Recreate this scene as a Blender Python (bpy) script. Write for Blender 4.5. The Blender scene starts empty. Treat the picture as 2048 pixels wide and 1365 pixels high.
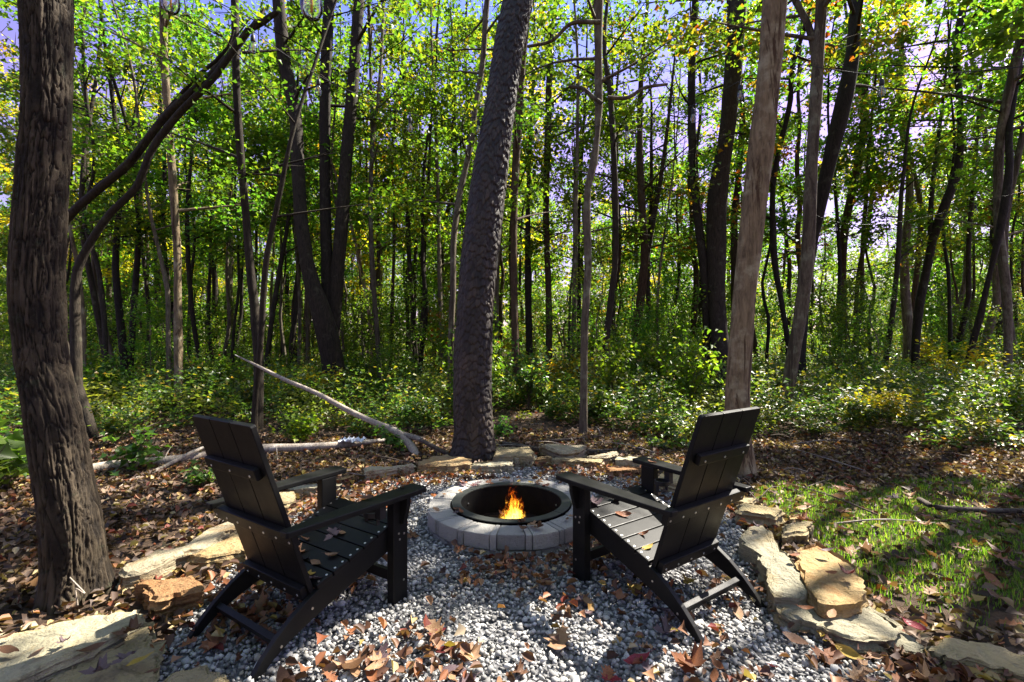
import bpy, math, random
import numpy as np
from mathutils import Vector

# ------------------------------------------------------------------ camera, sky, sun, exposure
scene = bpy.context.scene
COL = scene.collection
FPX, CAMH, HZ = 954.5, 1.272, 679.0          # focal length in photo pixels, eye height, horizon row
cam_d = bpy.data.cameras.new("camera"); cam = bpy.data.objects.new("camera", cam_d); COL.objects.link(cam)
cam_d.sensor_width = 36.0; cam_d.lens = 36.0 * FPX / 2048.0
cam_d.clip_start = 0.05; cam_d.clip_end = 2000
cam.location = (0, 0, CAMH); cam.rotation_euler = (math.radians(90 - 0.2), 0, 0)
scene.camera = cam

SUN_AZ, SUN_EL = math.radians(56), math.radians(50)      # azimuth clockwise from the view direction
S = np.array([math.sin(SUN_AZ) * math.cos(SUN_EL), math.cos(SUN_AZ) * math.cos(SUN_EL), math.sin(SUN_EL)])
world = bpy.data.worlds.new("World"); scene.world = world; world.use_nodes = True
wn, wl = world.node_tree.nodes, world.node_tree.links
wn.clear()
w_out = wn.new("ShaderNodeOutputWorld"); w_bg = wn.new("ShaderNodeBackground")
sky = wn.new("ShaderNodeTexSky"); sky.sky_type = 'NISHITA'; sky.sun_disc = False
sky.sun_elevation = SUN_EL; sky.sun_rotation = SUN_AZ; sky.air_density = 1.0; sky.dust_density = 0.6; sky.ozone_density = 1.5
w_tc = wn.new("ShaderNodeTexCoord"); w_sep = wn.new("ShaderNodeSeparateXYZ"); w_ramp = wn.new("ShaderNodeValToRGB")
w_mul = wn.new("ShaderNodeMix"); w_mul.data_type = 'RGBA'; w_mul.blend_type = 'MULTIPLY'; w_mul.inputs[0].default_value = 1.0
wl.new(w_tc.outputs["Generated"], w_sep.inputs[0]); wl.new(w_sep.outputs[2], w_ramp.inputs[0])
cr = w_ramp.color_ramp                                   # lilac evening tint of the whole sky, by height only
for i, (p, c) in enumerate([(0.0, (.52, .38, .48)), (.22, (.60, .36, .49)), (.38, (.72, .40, .60)), (.57, (.48, .46, .78)), (.8, (1.25, 1.08, .80))]):
    e = cr.elements[i] if i < 2 else cr.elements.new(p)
    e.position = p; e.color = (*c, 1)
wl.new(sky.outputs[0], w_mul.inputs[6]); wl.new(w_ramp.outputs[0], w_mul.inputs[7])
wl.new(w_mul.outputs[2], w_bg.inputs[0]); w_bg.inputs[1].default_value = 0.11
wl.new(w_bg.outputs[0], w_out.inputs[0])

sun_d = bpy.data.lights.new("sun", 'SUN'); sun = bpy.data.objects.new("sun", sun_d); COL.objects.link(sun)
sun_d.energy = 5.0; sun_d.angle = math.radians(0.53); sun_d.color = (1.0, .93, .82)
sun.location = (20, 14, 30); sun.rotation_euler = Vector(S).to_track_quat('Z', 'Y').to_euler()

scene.view_settings.view_transform = 'Standard'; scene.view_settings.look = 'None'
scene.view_settings.gamma = 1.0; scene.view_settings.use_curve_mapping = False
scene.view_settings.exposure = 2.1
scene.render.engine = 'CYCLES'
cy = scene.cycles
cy.max_bounces = 7; cy.diffuse_bounces = 4; cy.glossy_bounces = 3; cy.transmission_bounces = 5; cy.transparent_max_bounces = 6
cy.caustics_reflective = False; cy.caustics_refractive = False; cy.use_denoising = True
cy.sample_clamp_indirect = 8.0

# ------------------------------------------------------------------ helpers
rng = np.random.default_rng(11)
random.seed(5)

def G(px, py, z=0.0):                                     # photo pixel -> point on the level z
    d = FPX * (CAMH - z) / (py - HZ)
    return np.array([(px - 1024) / FPX * d, d, z])
def WR(px, w, d): return w / FPX * d / 2 / math.hypot(1, (px - 1024) / FPX)     # radius of a round stem seen w pixels wide
def P(px, py, d):                                         # photo pixel at distance d
    return np.array([(px - 1024) / FPX * d, d, CAMH - (py - HZ) / FPX * d])

def hash3(i, j, k, s=0):
    n = (i * 374761393 + j * 668265263 + k * 2147483647 + s * 1274126177) & 0xffffffff
    n = ((n ^ (n >> 13)) * 1274126177) & 0xffffffff
    return ((n ^ (n >> 16)) & 0xffff) / 65535.0
def vnoise(p, s=0):                                       # value noise, p: N x 3
    p = np.asarray(p, float); i = np.floor(p).astype(np.int64); f = p - i; f = f * f * (3 - 2 * f); r = 0
    for a in (0, 1):
        for b in (0, 1):
            for c in (0, 1):
                w = (f[:, 0] if a else 1 - f[:, 0]) * (f[:, 1] if b else 1 - f[:, 1]) * (f[:, 2] if c else 1 - f[:, 2])
                r = r + w * hash3(i[:, 0] + a, i[:, 1] + b, i[:, 2] + c, s)
    return r
def fbm(p, o=3, s=0):
    r = 0; a = 1; t = 0; p = np.asarray(p, float)
    for k in range(o): r = r + a * vnoise(p * 2 ** k, s + k); t += a; a *= .5
    return r / t
def worley(p, s=0, dv=False):                                       # F1, F2, cell id for N x 2
    i = np.floor(p).astype(np.int64); d1 = np.full(len(p), 9.); d2 = d1.copy(); cid = np.zeros(len(p)); dy = np.zeros(len(p))
    for a in (-1, 0, 1):
        for b in (-1, 0, 1):
            ci, cj = i[:, 0] + a, i[:, 1] + b
            q = np.stack([ci + hash3(ci, cj, 0 * ci, s), cj + hash3(ci, cj, 0 * ci + 7, s)], 1)
            d = np.hypot(*(q - p).T)
            c = d < d1
            d2 = np.where(c, d1, np.minimum(d2, d)); cid = np.where(c, hash3(ci, cj, 0 * ci + 3, s), cid); dy = np.where(c, (p - q)[:, 1], dy); d1 = np.where(c, d, d1)
    return (d1, d2, cid, dy) if dv else (d1, d2, cid)

def mesh_np(name, V, F, mats=(), smooth=False, midx=None):
    V = np.ascontiguousarray(V, dtype=np.float32); F = np.ascontiguousarray(F, dtype=np.int32)
    me = bpy.data.meshes.new(name); n, k = F.shape
    me.vertices.add(len(V)); me.vertices.foreach_set("co", V.ravel())
    me.loops.add(n * k); me.loops.foreach_set("vertex_index", F.ravel())
    me.polygons.add(n); me.polygons.foreach_set("loop_start", np.arange(0, n * k, k, dtype=np.int32))
    me.polygons.foreach_set("loop_total", np.full(n, k, dtype=np.int32))
    if smooth: me.polygons.foreach_set("use_smooth", np.ones(n, dtype=bool))
    for m in mats: me.materials.append(m)
    if midx is not None: me.polygons.foreach_set("material_index", np.asarray(midx, dtype=np.int32))
    me.update(calc_edges=True)
    return me
def mesh_py(name, V, F, mats=(), smooth=False):
    me = bpy.data.meshes.new(name); me.from_pydata([tuple(map(float, v)) for v in V], [], [tuple(map(int, f)) for f in F])
    for m in mats: me.materials.append(m)
    if smooth:
        for p in me.polygons: p.use_smooth = True
    me.update(); return me
def obj(name, me, parent=None, loc=None, rot=None, kind=None):
    o = bpy.data.objects.new(name, me); COL.objects.link(o)
    if parent is not None: o.parent = parent
    if loc is not None: o.location = [float(v) for v in loc]
    if rot is not None: o.rotation_euler = rot
    if kind: o["kind"] = kind
    return o
def tag(o, label, cat, group=None):
    o["label"] = label; o["category"] = cat
    if group: o["group"] = group
    return o
def thing(name, label, cat, loc=(0, 0, 0), group=None, rotz=0.0):
    return tag(obj(name, None, loc=loc, rot=(0, 0, rotz)), label, cat, group)

class MB:                                                 # small mesh builder
    def __init__(s): s.V = []; s.F = []
    def add(s, V, F):
        b = len(s.V); s.V += [tuple(map(float, v)) for v in V]; s.F += [tuple(int(i) + b for i in f) for f in F]; return s
    def box(s, lo, hi):
        x0, y0, z0 = lo; x1, y1, z1 = hi
        return s.add([(x0, y0, z0), (x1, y0, z0), (x1, y1, z0), (x0, y1, z0), (x0, y0, z1), (x1, y0, z1), (x1, y1, z1), (x0, y1, z1)],
                     [(0, 3, 2, 1), (4, 5, 6, 7), (0, 1, 5, 4), (1, 2, 6, 5), (2, 3, 7, 6), (3, 0, 4, 7)])
    def prism(s, poly, axis, a, b):                       # 2D polygon swept along an axis ('x','y','z')
        def e(p, t): return {'x': (t, p[0], p[1]), 'y': (p[0], t, p[1]), 'z': (p[0], p[1], t)}[axis]
        n = len(poly); V = [e(p, a) for p in poly] + [e(p, b) for p in poly]
        return s.add(V, [tuple(range(n - 1, -1, -1)), tuple(range(n, 2 * n))] + [(i, (i + 1) % n, n + (i + 1) % n, n + i) for i in range(n)])
    def mesh(s, name, mats, bevel=0.0, smooth=False, seg=2):
        import bmesh
        me = mesh_py(name, s.V, s.F, mats)
        bm = bmesh.new(); bm.from_mesh(me)
        bmesh.ops.recalc_face_normals(bm, faces=bm.faces)
        if bevel:
            ed = [e for e in bm.edges if len(e.link_faces) == 2 and e.calc_face_angle(0) > .6]
            bmesh.ops.bevel(bm, geom=ed, offset=bevel, segments=seg, affect='EDGES', profile=.6, clamp_overlap=True)
        if smooth:
            for f in bm.faces: f.smooth = True
        bm.to_mesh(me); bm.free(); me.update()
        return me

def resample(pts, n):
    pts = np.asarray(pts, float); m = len(pts)
    t = np.concatenate([[0], np.cumsum(np.maximum(np.linalg.norm(np.diff(pts[:, :3], axis=0), axis=1), 1e-4))]); u = np.linspace(0, t[-1], n)
    # monotone smoothing by Catmull-Rom on each column
    out = np.zeros((n, pts.shape[1])); k = np.clip(np.searchsorted(t, u, side='right') - 1, 0, m - 2)
    h = (t[k + 1] - t[k]); x = ((u - t[k]) / h)[:, None]
    tan = np.gradient(pts, t, axis=0) if m > 2 else np.repeat((pts[1:] - pts[:1]) / t[-1], 2, axis=0)
    a, b, ta, tb = pts[k], pts[k + 1], tan[k] * h[:, None], tan[k + 1] * h[:, None]
    return (2 * x**3 - 3 * x**2 + 1) * a + (x**3 - 2 * x**2 + x) * ta + (-2 * x**3 + 3 * x**2) * b + (x**3 - x**2) * tb
def tube(pts, rad, k=8, cap=True, wob=0.0, seed=0):       # -> V, F quads
    pts = np.asarray(pts, float); n = len(pts); rad = np.broadcast_to(np.asarray(rad, float), (n,))
    T = np.gradient(pts, axis=0); T /= np.linalg.norm(T, axis=1)[:, None] + 1e-9
    ref = np.array([0, 1, 0.]) if abs(T[:, 1]).mean() < .8 else np.array([1., 0, 0])
    U = np.cross(T, ref); U /= np.linalg.norm(U, axis=1)[:, None] + 1e-9; W = np.cross(T, U)
    a = np.arange(k) * 2 * np.pi / k
    r = rad[:, None] * np.ones((1, k))
    if wob:
        q = np.stack([np.repeat(np.cos(a)[None], n, 0) * 1.1, np.repeat(np.sin(a)[None], n, 0) * 1.1, np.repeat((np.cumsum(np.r_[0, np.linalg.norm(np.diff(pts, axis=0), axis=1)]) * 2.2)[:, None], k, 1)], 2).reshape(-1, 3) + seed * 3.7
        r = r * (1 + wob * (fbm(q, 2, seed).reshape(n, k) - .5) * 2)
    V = pts[:, None] + r[..., None] * (np.cos(a)[None, :, None] * U[:, None] + np.sin(a)[None, :, None] * W[:, None])
    V = V.reshape(-1, 3); i = np.arange(n - 1)[:, None] * k; j = np.arange(k)[None]
    F = np.stack([i + j, i + (j + 1) % k, i + k + (j + 1) % k, i + k + j], 2).reshape(-1, 4)
    return V, F
def join(parts):
    V = []; F = []; b = 0
    for v, f in parts: V.append(v); F.append(f + b); b += len(v)
    return np.concatenate(V), np.concatenate(F)

# ------------------------------------------------------------------ materials
class NT:
    def __init__(s, name):
        s.m = bpy.data.materials.new(name); s.m.use_nodes = True; s.t = s.m.node_tree; s.t.nodes.clear(); s.out = s.n("ShaderNodeOutputMaterial")
    def n(s, t, **kw):
        o = s.t.nodes.new(t)
        for k, v in kw.items():
            if k.startswith('i_'):
                key = k[2:]; key = int(key) if key.isdigit() else key.replace('_', ' ')
                o.inputs[key].default_value = v
            else: setattr(o, k, v)
        return o
    def l(s, a, b): s.t.links.new(a, b)
    def coord(s, scale=(1, 1, 1), which="Object"):
        tc = s.n("ShaderNodeTexCoord"); mp = s.n("ShaderNodeMapping"); mp.inputs[3].default_value = scale
        s.l(tc.outputs[which], mp.inputs[0]); return mp.outputs[0]
    def noise(s, vec, scale, detail=4, rough=.55, dist=0):
        o = s.n("ShaderNodeTexNoise"); o.inputs["Scale"].default_value = scale; o.inputs["Detail"].default_value = detail
        o.inputs["Roughness"].default_value = rough; o.inputs["Distortion"].default_value = dist
        if vec is not None: s.l(vec, o.inputs["Vector"])
        return o.outputs[0]
    def voro(s, vec, scale, feature='F1', out="Distance", rand=1.0):
        o = s.n("ShaderNodeTexVoronoi", feature=feature); o.inputs["Scale"].default_value = scale; o.inputs["Randomness"].default_value = rand
        if vec is not None: s.l(vec, o.inputs["Vector"])
        return o.outputs[out]
    def ramp(s, fac, stops, interp='LINEAR'):
        o = s.n("ShaderNodeValToRGB"); r = o.color_ramp; r.interpolation = interp
        for i, (p, c) in enumerate(stops):
            e = r.elements[i] if i < 2 else r.elements.new(p)
            e.position = p; e.color = (*c, 1) if len(c) == 3 else c
        s.l(fac, o.inputs[0]); return o.outputs[0]
    def math(s, op, a, b=None, clamp=False):
        o = s.n("ShaderNodeMath", operation=op, use_clamp=clamp)
        for i, v in enumerate((a, b)):
            if v is None: continue
            if isinstance(v, (int, float)): o.inputs[i].default_value = v
            else: s.l(v, o.inputs[i])
        return o.outputs[0]
    def mix(s, fac, a, b, blend='MIX'):
        o = s.n("ShaderNodeMix", data_type='RGBA', blend_type=blend)
        for i, v in ((0, fac), (6, a), (7, b)):
            if isinstance(v, (int, float)): o.inputs[i].default_value = v
            elif isinstance(v, tuple): o.inputs[i].default_value = (*v, 1)
            else: s.l(v, o.inputs[i])
        return o.outputs[2]
    def bump(s, h, strength=.5, dist=.01):
        o = s.n("ShaderNodeBump"); o.inputs["Strength"].default_value = strength; o.inputs["Distance"].default_value = dist
        s.l(h, o.inputs["Height"]); return o.outputs[0]
    def bsdf(s, color, rough=.7, normal=None, spec=.4, metal=0.0):
        o = s.n("ShaderNodeBsdfPrincipled"); o.inputs["Specular IOR Level"].default_value = spec; o.inputs["Metallic"].default_value = metal
        if isinstance(color, tuple): o.inputs["Base Color"].default_value = (*color, 1)
        else: s.l(color, o.inputs["Base Color"])
        if isinstance(rough, (int, float)): o.inputs["Roughness"].default_value = rough
        else: s.l(rough, o.inputs["Roughness"])
        if normal is not None: s.l(normal, o.inputs["Normal"])
        return o.outputs[0]
    def done(s, sh): s.l(sh, s.out.inputs[0]); return s.m

def leaf_mat(name, stops, trans=.5, tcol=2.2, rough=.45, vary=True, spec=.35):
    t = NT(name); g = t.n("ShaderNodeNewGeometry"); c = t.ramp(g.outputs["Random Per Island"], stops)
    if vary:
        oi = t.n("ShaderNodeObjectInfo")
        hs = t.n("ShaderNodeHueSaturation"); t.l(c, hs.inputs["Color"])
        t.l(t.math('ADD', t.math('MULTIPLY', oi.outputs["Random"], .05), .475), hs.inputs["Hue"])
        t.l(t.math('ADD', t.math('MULTIPLY', oi.outputs["Random"], .5), .75), hs.inputs["Value"]); c = hs.outputs[0]
    d = t.bsdf(c, rough, spec=spec)
    tr = t.n("ShaderNodeBsdfTranslucent"); t.l(t.mix(1.0, c, (tcol * .93, tcol, tcol * .40), 'MULTIPLY'), tr.inputs[0])
    mx = t.n("ShaderNodeMixShader"); mx.inputs[0].default_value = trans; t.l(d, mx.inputs[1]); t.l(tr.outputs[0], mx.inputs[2])
    return t.done(mx.outputs[0])

M = {}
M['leaf_green'] = leaf_mat("leaf_green", [(0, (.035, .082, .012)), (.35, (.062, .125, .014)), (.75, (.105, .175, .018)), (1, (.19, .22, .02))])
M['leaf_lime'] = leaf_mat("leaf_lime", [(0, (.045, .11, .012)), (.4, (.085, .165, .016)), (.8, (.14, .21, .02)), (1, (.24, .23, .02))])
M['leaf_mixed'] = leaf_mat("leaf_mixed", [(0, (.045, .10, .012)), (.5, (.10, .165, .018)), (.8, (.20, .20, .02)), (.94, (.28, .15, .018)), (1, (.26, .08, .014))])
M['leaf_rust'] = leaf_mat("leaf_rust", [(0, (.10, .10, .015)), (.3, (.22, .13, .02)), (.7, (.30, .12, .02)), (1, (.25, .05, .01))])
M['leaf_gold'] = leaf_mat("leaf_gold", [(0, (.14, .17, .015)), (.4, (.32, .27, .015)), (.8, (.45, .32, .015)), (1, (.36, .18, .015))])
def patchy(m, col, scale=.8, amt=.7):
    tr = m.node_tree; ns = tr.nodes; ramp = next(n for n in ns if n.type == 'VALTORGB')
    tc = ns.new("ShaderNodeTexCoord"); nz = ns.new("ShaderNodeTexNoise"); nz.inputs["Scale"].default_value = scale; nz.inputs["Detail"].default_value = 4; tr.links.new(tc.outputs["Object"], nz.inputs["Vector"])
    cr_ = ns.new("ShaderNodeValToRGB"); cr_.color_ramp.elements[0].position = .52; cr_.color_ramp.elements[1].position = .68; cr_.color_ramp.elements[1].color = (amt, amt, amt, 1); tr.links.new(nz.outputs[0], cr_.inputs[0])
    mx = ns.new("ShaderNodeMix"); mx.data_type = 'RGBA'; mx.inputs[7].default_value = (*col, 1); tr.links.new(cr_.outputs[0], mx.inputs[0])
    for l in list(ramp.outputs[0].links): tr.links.new(mx.outputs[2], l.to_socket)
    tr.links.new(ramp.outputs[0], mx.inputs[6]); return m
M['herb'] = leaf_mat("herb_leaf", [(0, (.03, .07, .018)), (.45, (.055, .11, .022)), (.8, (.10, .15, .028)), (.94, (.25, .22, .025)), (1, (.2, .10, .025))], rough=.38, spec=.5)
patchy(M['herb'], (.24, .23, .035), .9, .7)
M['herb_pale'] = leaf_mat("broad_leaf_pale", [(0, (.04, .09, .018)), (.6, (.07, .135, .022)), (1, (.12, .17, .03))], rough=.4)
M['litter'] = leaf_mat("leaf_litter", [(0, (.035, .022, .016)), (.3, (.085, .052, .036)), (.52, (.14, .085, .052)), (.68, (.22, .155, .105)), (.78, (.24, .10, .04)), (.84, (.14, .03, .022)), (.90, (.30, .22, .07)), (1, (.36, .29, .20))], trans=.22, tcol=1.2, rough=.6, vary=False, spec=.3)
M['litter_gravel'] = leaf_mat("gravel_leaf", [(0, (.05, .024, .015)), (.3, (.10, .045, .026)), (.55, (.17, .08, .042)), (.70, (.27, .15, .085)), (.80, (.27, .09, .035)), (.87, (.13, .022, .02)), (.93, (.36, .25, .06)), (1, (.38, .30, .21))], trans=.22, tcol=1.2, rough=.55, vary=False, spec=.3)
FALLEN = {
    'brown': ((.16, .075, .035), (.07, .032, .018)), 'tan': ((.36, .22, .12), (.20, .10, .05)), 'rust': ((.28, .11, .045), (.16, .055, .025)),
    'dark red': ((.12, .02, .02), (.06, .01, .012)), 'yellow': ((.44, .31, .05), (.30, .18, .04)), 'purple grey': ((.16, .11, .12), (.10, .06, .065)), 'crimson': ((.26, .03, .045), (.14, .015, .02))}
for nm, (a, b) in FALLEN.items():
    t = NT("fallen_leaf_" + nm.replace(' ', '_')); v = t.coord((1, 1, 1))
    c = t.ramp(t.noise(v, 45, 4, .65), [(.3, b), (.62, a), (.8, tuple(min(1, q * 1.25) for q in a))])
    vein = t.n("ShaderNodeTexWave", wave_type='BANDS', bands_direction='DIAGONAL'); vein.inputs["Scale"].default_value = 26; vein.inputs["Distortion"].default_value = 1.5; t.l(v, vein.inputs[0])
    d = t.bsdf(c, .5, t.bump(vein.outputs[1], .35, .004), .35)
    tr = t.n("ShaderNodeBsdfTranslucent"); t.l(c, tr.inputs[0]); mx = t.n("ShaderNodeMixShader"); mx.inputs[0].default_value = .22
    t.l(d, mx.inputs[1]); t.l(tr.outputs[0], mx.inputs[2]); M['fl_' + nm] = t.done(mx.outputs[0])

def bark(name, lo, hi, lich, scale=1.0, lichen=.62, bstr=.9, seam=None):
    t = NT(name); v = t.coord((1, 1, .22)); v2 = t.coord((1, 1, 1))
    n = t.noise(v, 26 * scale, 6, .68, .6); vo = t.voro(v, 17 * scale, 'DISTANCE_TO_EDGE')
    n3 = t.noise(t.coord((1, 1, .17)), 34 * scale, 5, .7, 1.2); h = t.math('ADD', t.math('ADD', t.math('MULTIPLY', n, .55), t.math('MULTIPLY', n3, .55)), t.math('MINIMUM', t.math('MULTIPLY', vo, .5), .06))
    c = t.ramp(h, [(.40, lo), (.74, hi)])
    ln = t.ramp(t.noise(v2, 4.5, 5, .62), [(lichen - .05, (0, 0, 0)), (lichen + .1, (1, 1, 1))])
    c = t.mix(ln, c, lich); oi = t.n("ShaderNodeObjectInfo")
    if seam is not None: c = t.mix(t.ramp(t.noise(t.coord((1, 1, .10)), 8.5, 7, .68, .9), [(.53, (0, 0, 0)), (.57, (1, 1, 1))]), c, t.mix(h, seam, tuple(q * 2.6 for q in seam)))
    c = t.mix(1.0, c, t.ramp(oi.outputs["Random"], [(0, (.7, .7, .72)), (1, (1.25, 1.2, 1.15))]), 'MULTIPLY')
    return t.done(t.bsdf(c, .85, t.bump(h, bstr, .02), .2))
M['bark_dark'] = bark("bark_dark", (.009, .007, .005), (.045, .036, .025), (.07, .07, .045))
M['bark_grey'] = bark("bark_grey", (.045, .036, .025), (.16, .135, .092), (.20, .20, .135), 1.1, .58, .9, (.03, .023, .016))
M['bark_pale'] = bark("bark_pale", (.06, .045, .028), (.26, .20, .115), (.32, .29, .185), .9, .56, 1.0, (.035, .022, .012))
M['bark_brown'] = bark("bark_brown", (.018, .012, .008), (.08, .052, .03), (.09, .095, .06))
M['dead_wood'] = bark("dead_wood", (.13, .11, .09), (.36, .32, .27), (.45, .43, .39), 1.4, .6, .6)
M['dead_dark'] = bark("dead_wood_dark", (.03, .025, .02), (.12, .095, .075), (.16, .15, .12), 1.4, .6, .6)

t = NT("bark_plated")                                      # near left trunk
v = t.coord((1, 1, 1)); at_ = t.n("ShaderNodeAttribute", attribute_name="crack"); at2 = t.n("ShaderNodeAttribute", attribute_name="plate")
n = t.noise(t.coord((1, 1, .5)), 60, 6, .7); big = t.noise(v, 5.0, 5, .62)
c = t.mix(t.ramp(big, [(.42, (0, 0, 0)), (.62, (1, 1, 1))]), (.017, .012, .007), (.068, .052, .032))
c = t.mix(t.math('MULTIPLY', at2.outputs["Fac"], .55), c, (.11, .085, .055)); c = t.mix(n, c, t.mix(1.0, c, (.45, .42, .4), 'MULTIPLY'))
c = t.mix(t.ramp(t.noise(v, 11, 5, .7), [(.6, (0, 0, 0)), (.68, (1, 1, 1))]), c, (.03, .032, .018))
c = t.mix(t.ramp(at_.outputs["Fac"], [(.1, (1, 1, 1)), (.75, (0, 0, 0))]), c, (.009, .0065, .0045))
M['bark_plated'] = t.done(t.bsdf(c, .85, t.bump(n, .7, .012), .25))
t = NT("bark_scaly")                                       # middle trunk
at_ = t.n("ShaderNodeAttribute", attribute_name="crack"); at2 = t.n("ShaderNodeAttribute", attribute_name="plate")
n = t.noise(t.coord((1, 1, .5)), 70, 5, .7)
c = t.mix(at2.outputs["Fac"], (.011, .0085, .006), (.044, .034, .024)); c = t.mix(t.ramp(t.noise(t.coord((1, 1, .4)), 5, 6, .65), [(.45, (0, 0, 0)), (.65, (1, 1, 1))]), c, t.mix(1.0, c, (1.9, 1.75, 1.6), 'MULTIPLY')); c = t.mix(n, c, t.mix(1.0, c, (.5, .48, .46), 'MULTIPLY'))
c = t.mix(t.ramp(at_.outputs["Fac"], [(.0, (1, 1, 1)), (.45, (0, 0, 0))]), c, (.008, .006, .005))
M['bark_scaly'] = t.done(t.bsdf(c, .62, t.bump(n, .6, .01), .45))

def stone_mat(name, a, b, cc, stain):
    t = NT(name); v = t.coord((1, 1, 1)); vz = t.coord((1, 1, 6))
    n1 = t.noise(v, 5.5, 8, .68); n2 = t.noise(v, 46, 6, .75); lay = t.noise(vz, 9, 5, .65, .4); pit_ = t.voro(v, 60)
    c = t.mix(t.ramp(n1, [(.40, (0, 0, 0)), (.60, (1, 1, 1))]), a, b)
    c = t.mix(t.ramp(t.noise(v, 3.4, 7, .66, .8), [(.52, (0, 0, 0)), (.63, (1, 1, 1))]), c, cc)
    c = t.mix(t.ramp(t.noise(v, 13, 7, .75), [(.53, (0, 0, 0)), (.68, (.75, .75, .75))]), c, stain)
    c = t.mix(t.math('MULTIPLY', n2, .8), c, t.mix(1.0, c, (.5, .48, .44), 'MULTIPLY'))
    oi = t.n("ShaderNodeObjectInfo")
    c = t.mix(1.0, c, t.ramp(oi.outputs["Random"], [(0, (.82, .82, .85)), (1, (1.12, 1.1, 1.05))]), 'MULTIPLY')
    h = t.math('ADD', t.math('ADD', t.math('MULTIPLY', lay, 1.0), t.math('MULTIPLY', n2, .5)), t.math('MULTIPLY', t.noise(v, 14, 6, .7), .8))
    return t.done(t.bsdf(t.mix(1.0, c, (.80, .77, .70), 'MULTIPLY'), .88, t.bump(h, 1.0, .03), .2))
M['stone_buff'] = stone_mat("sandstone_buff", (.52, .45, .29), (.60, .50, .30), (.46, .43, .34), (.24, .21, .15))
M['stone_grey'] = stone_mat("sandstone_grey", (.46, .45, .36), (.55, .52, .40), (.52, .43, .26), (.22, .21, .17))
M['stone_tan'] = stone_mat("sandstone_tan", (.58, .40, .20), (.54, .43, .25), (.45, .25, .11), (.22, .15, .09))
M['stone_rust'] = stone_mat("sandstone_rust", (.42, .23, .11), (.50, .32, .17), (.30, .13, .06), (.15, .085, .05))
M['stone_white'] = stone_mat("sandstone_pale", (.56, .51, .39), (.60, .53, .39), (.50, .36, .20), (.28, .23, .16))

t = NT("gravel_stone"); g = t.n("ShaderNodeNewGeometry")
c = t.ramp(g.outputs["Random Per Island"], [(0, (.13, .128, .124)), (.25, (.24, .236, .228)), (.55, (.35, .344, .33)), (.8, (.47, .46, .44)), (.93, (.58, .565, .53)), (1, (.34, .30, .24))])
n = t.noise(t.coord(), 90, 4, .7); c = t.mix(t.math('MULTIPLY', n, .6), c, t.mix(1.0, c, (.62, .62, .64), 'MULTIPLY'))
M['gravel'] = t.done(t.bsdf(c, .8, t.bump(n, .4, .004), .3))
t = NT("gravel_bed"); v = t.coord()
c = t.ramp(t.voro(v, 55, out="Color"), [(0, (.05, .05, .055)), (1, (.2, .2, .205))]); M['gravel_bed'] = t.done(t.bsdf(c, .9, t.bump(t.voro(v, 55), .6, .02), .2))
t = NT("forest_soil"); v = t.coord()
c = t.ramp(t.noise(v, 9, 8, .7), [(.3, (.018, .013, .010)), (.55, (.05, .036, .025)), (.75, (.10, .066, .042))]); c2 = t.ramp(t.voro(v, 16, out="Color"), [(0, (.03, .02, .014)), (.6, (.09, .055, .033)), (1, (.19, .11, .06))])
M['soil'] = t.done(t.bsdf(t.mix(.55, c, c2), .9, t.bump(t.noise(v, 24, 6, .7), .8, .05), .2))

t = NT("chair_plastic"); v = t.coord((1, 1, 1)); n = t.noise(v, 300, 3, .6); n2 = t.noise(v, 9, 4, .6)
c = t.mix(t.ramp(t.noise(v, 26, 6, .75), [(.56, (0, 0, 0)), (.8, (.16, .16, .16))]), t.mix(n2, (.006, .0062, .006), (.012, .012, .011)), (.05, .048, .042))
M['chair'] = t.done(t.bsdf(c, t.ramp(n2, [(.3, (.36, .36, .36)), (.7, (.52, .52, .52))]), t.bump(n, .2, .002), .15))
t = NT("screw_steel"); M['steel'] = t.done(t.bsdf((.62, .6, .56), .35, None, .5, 1.0))
t = NT("cup_holder_rubber"); M['rubber'] = t.done(t.bsdf((.012, .012, .012), .55))
t = NT("ring_steel"); v = t.coord(); n = t.noise(v, 22, 5, .65)
M['ring'] = t.done(t.bsdf(t.ramp(n, [(.3, (.014, .016, .014)), (.75, (.034, .038, .032))]), .6, t.bump(n, .1, .004), .45))
t = NT("ring_wall_black"); n = t.noise(t.coord(), 12, 5, .65)  # inner wall nearly black, darker than the flange steel
M['ring_in'] = t.done(t.bsdf(t.ramp(n, [(.3, (.003, .003, .003)), (.75, (.009, .0085, .008))]), .8, None, .12))
t = NT("concrete_block"); v = t.coord(); n = t.noise(v, 120, 5, .7); n2 = t.noise(v, 9, 4, .6); oi = t.n("ShaderNodeObjectInfo")
c = t.mix(n2, (.28, .27, .245), (.43, .42, .385)); c = t.mix(1.0, c, t.ramp(oi.outputs["Random"], [(0, (.72, .72, .74)), (1, (1.12, 1.1, 1.08))]), 'MULTIPLY')
c = t.mix(t.ramp(n, [(.55, (0, 0, 0)), (.75, (.7, .7, .7))]), c, (.10, .10, .105))
M['block'] = t.done(t.bsdf(c, .88, t.bump(t.math('ADD', n, t.noise(v, 40, 5, .7)), .9, .012), .2))
t = NT("ash"); n = t.noise(t.coord(), 40, 6, .7)
M['ash'] = t.done(t.bsdf(t.ramp(n, [(.35, (.006, .005, .005)), (.6, (.03, .018, .014)), (.8, (.09, .05, .035))]), .9, t.bump(n, 1.0, .03), .1))
t = NT("cord_black"); M['cord'] = t.done(t.bsdf((.012, .012, .013), .5))
t = NT("bulb_glass"); fr = t.n("ShaderNodeFresnel"); fr.inputs[0].default_value = 1.32; tp = t.n("ShaderNodeBsdfTransparent"); tp.inputs[0].default_value = (.90, .93, .92, 1); gl = t.n("ShaderNodeBsdfGlossy"); gl.inputs["Roughness"].default_value = .04
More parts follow.
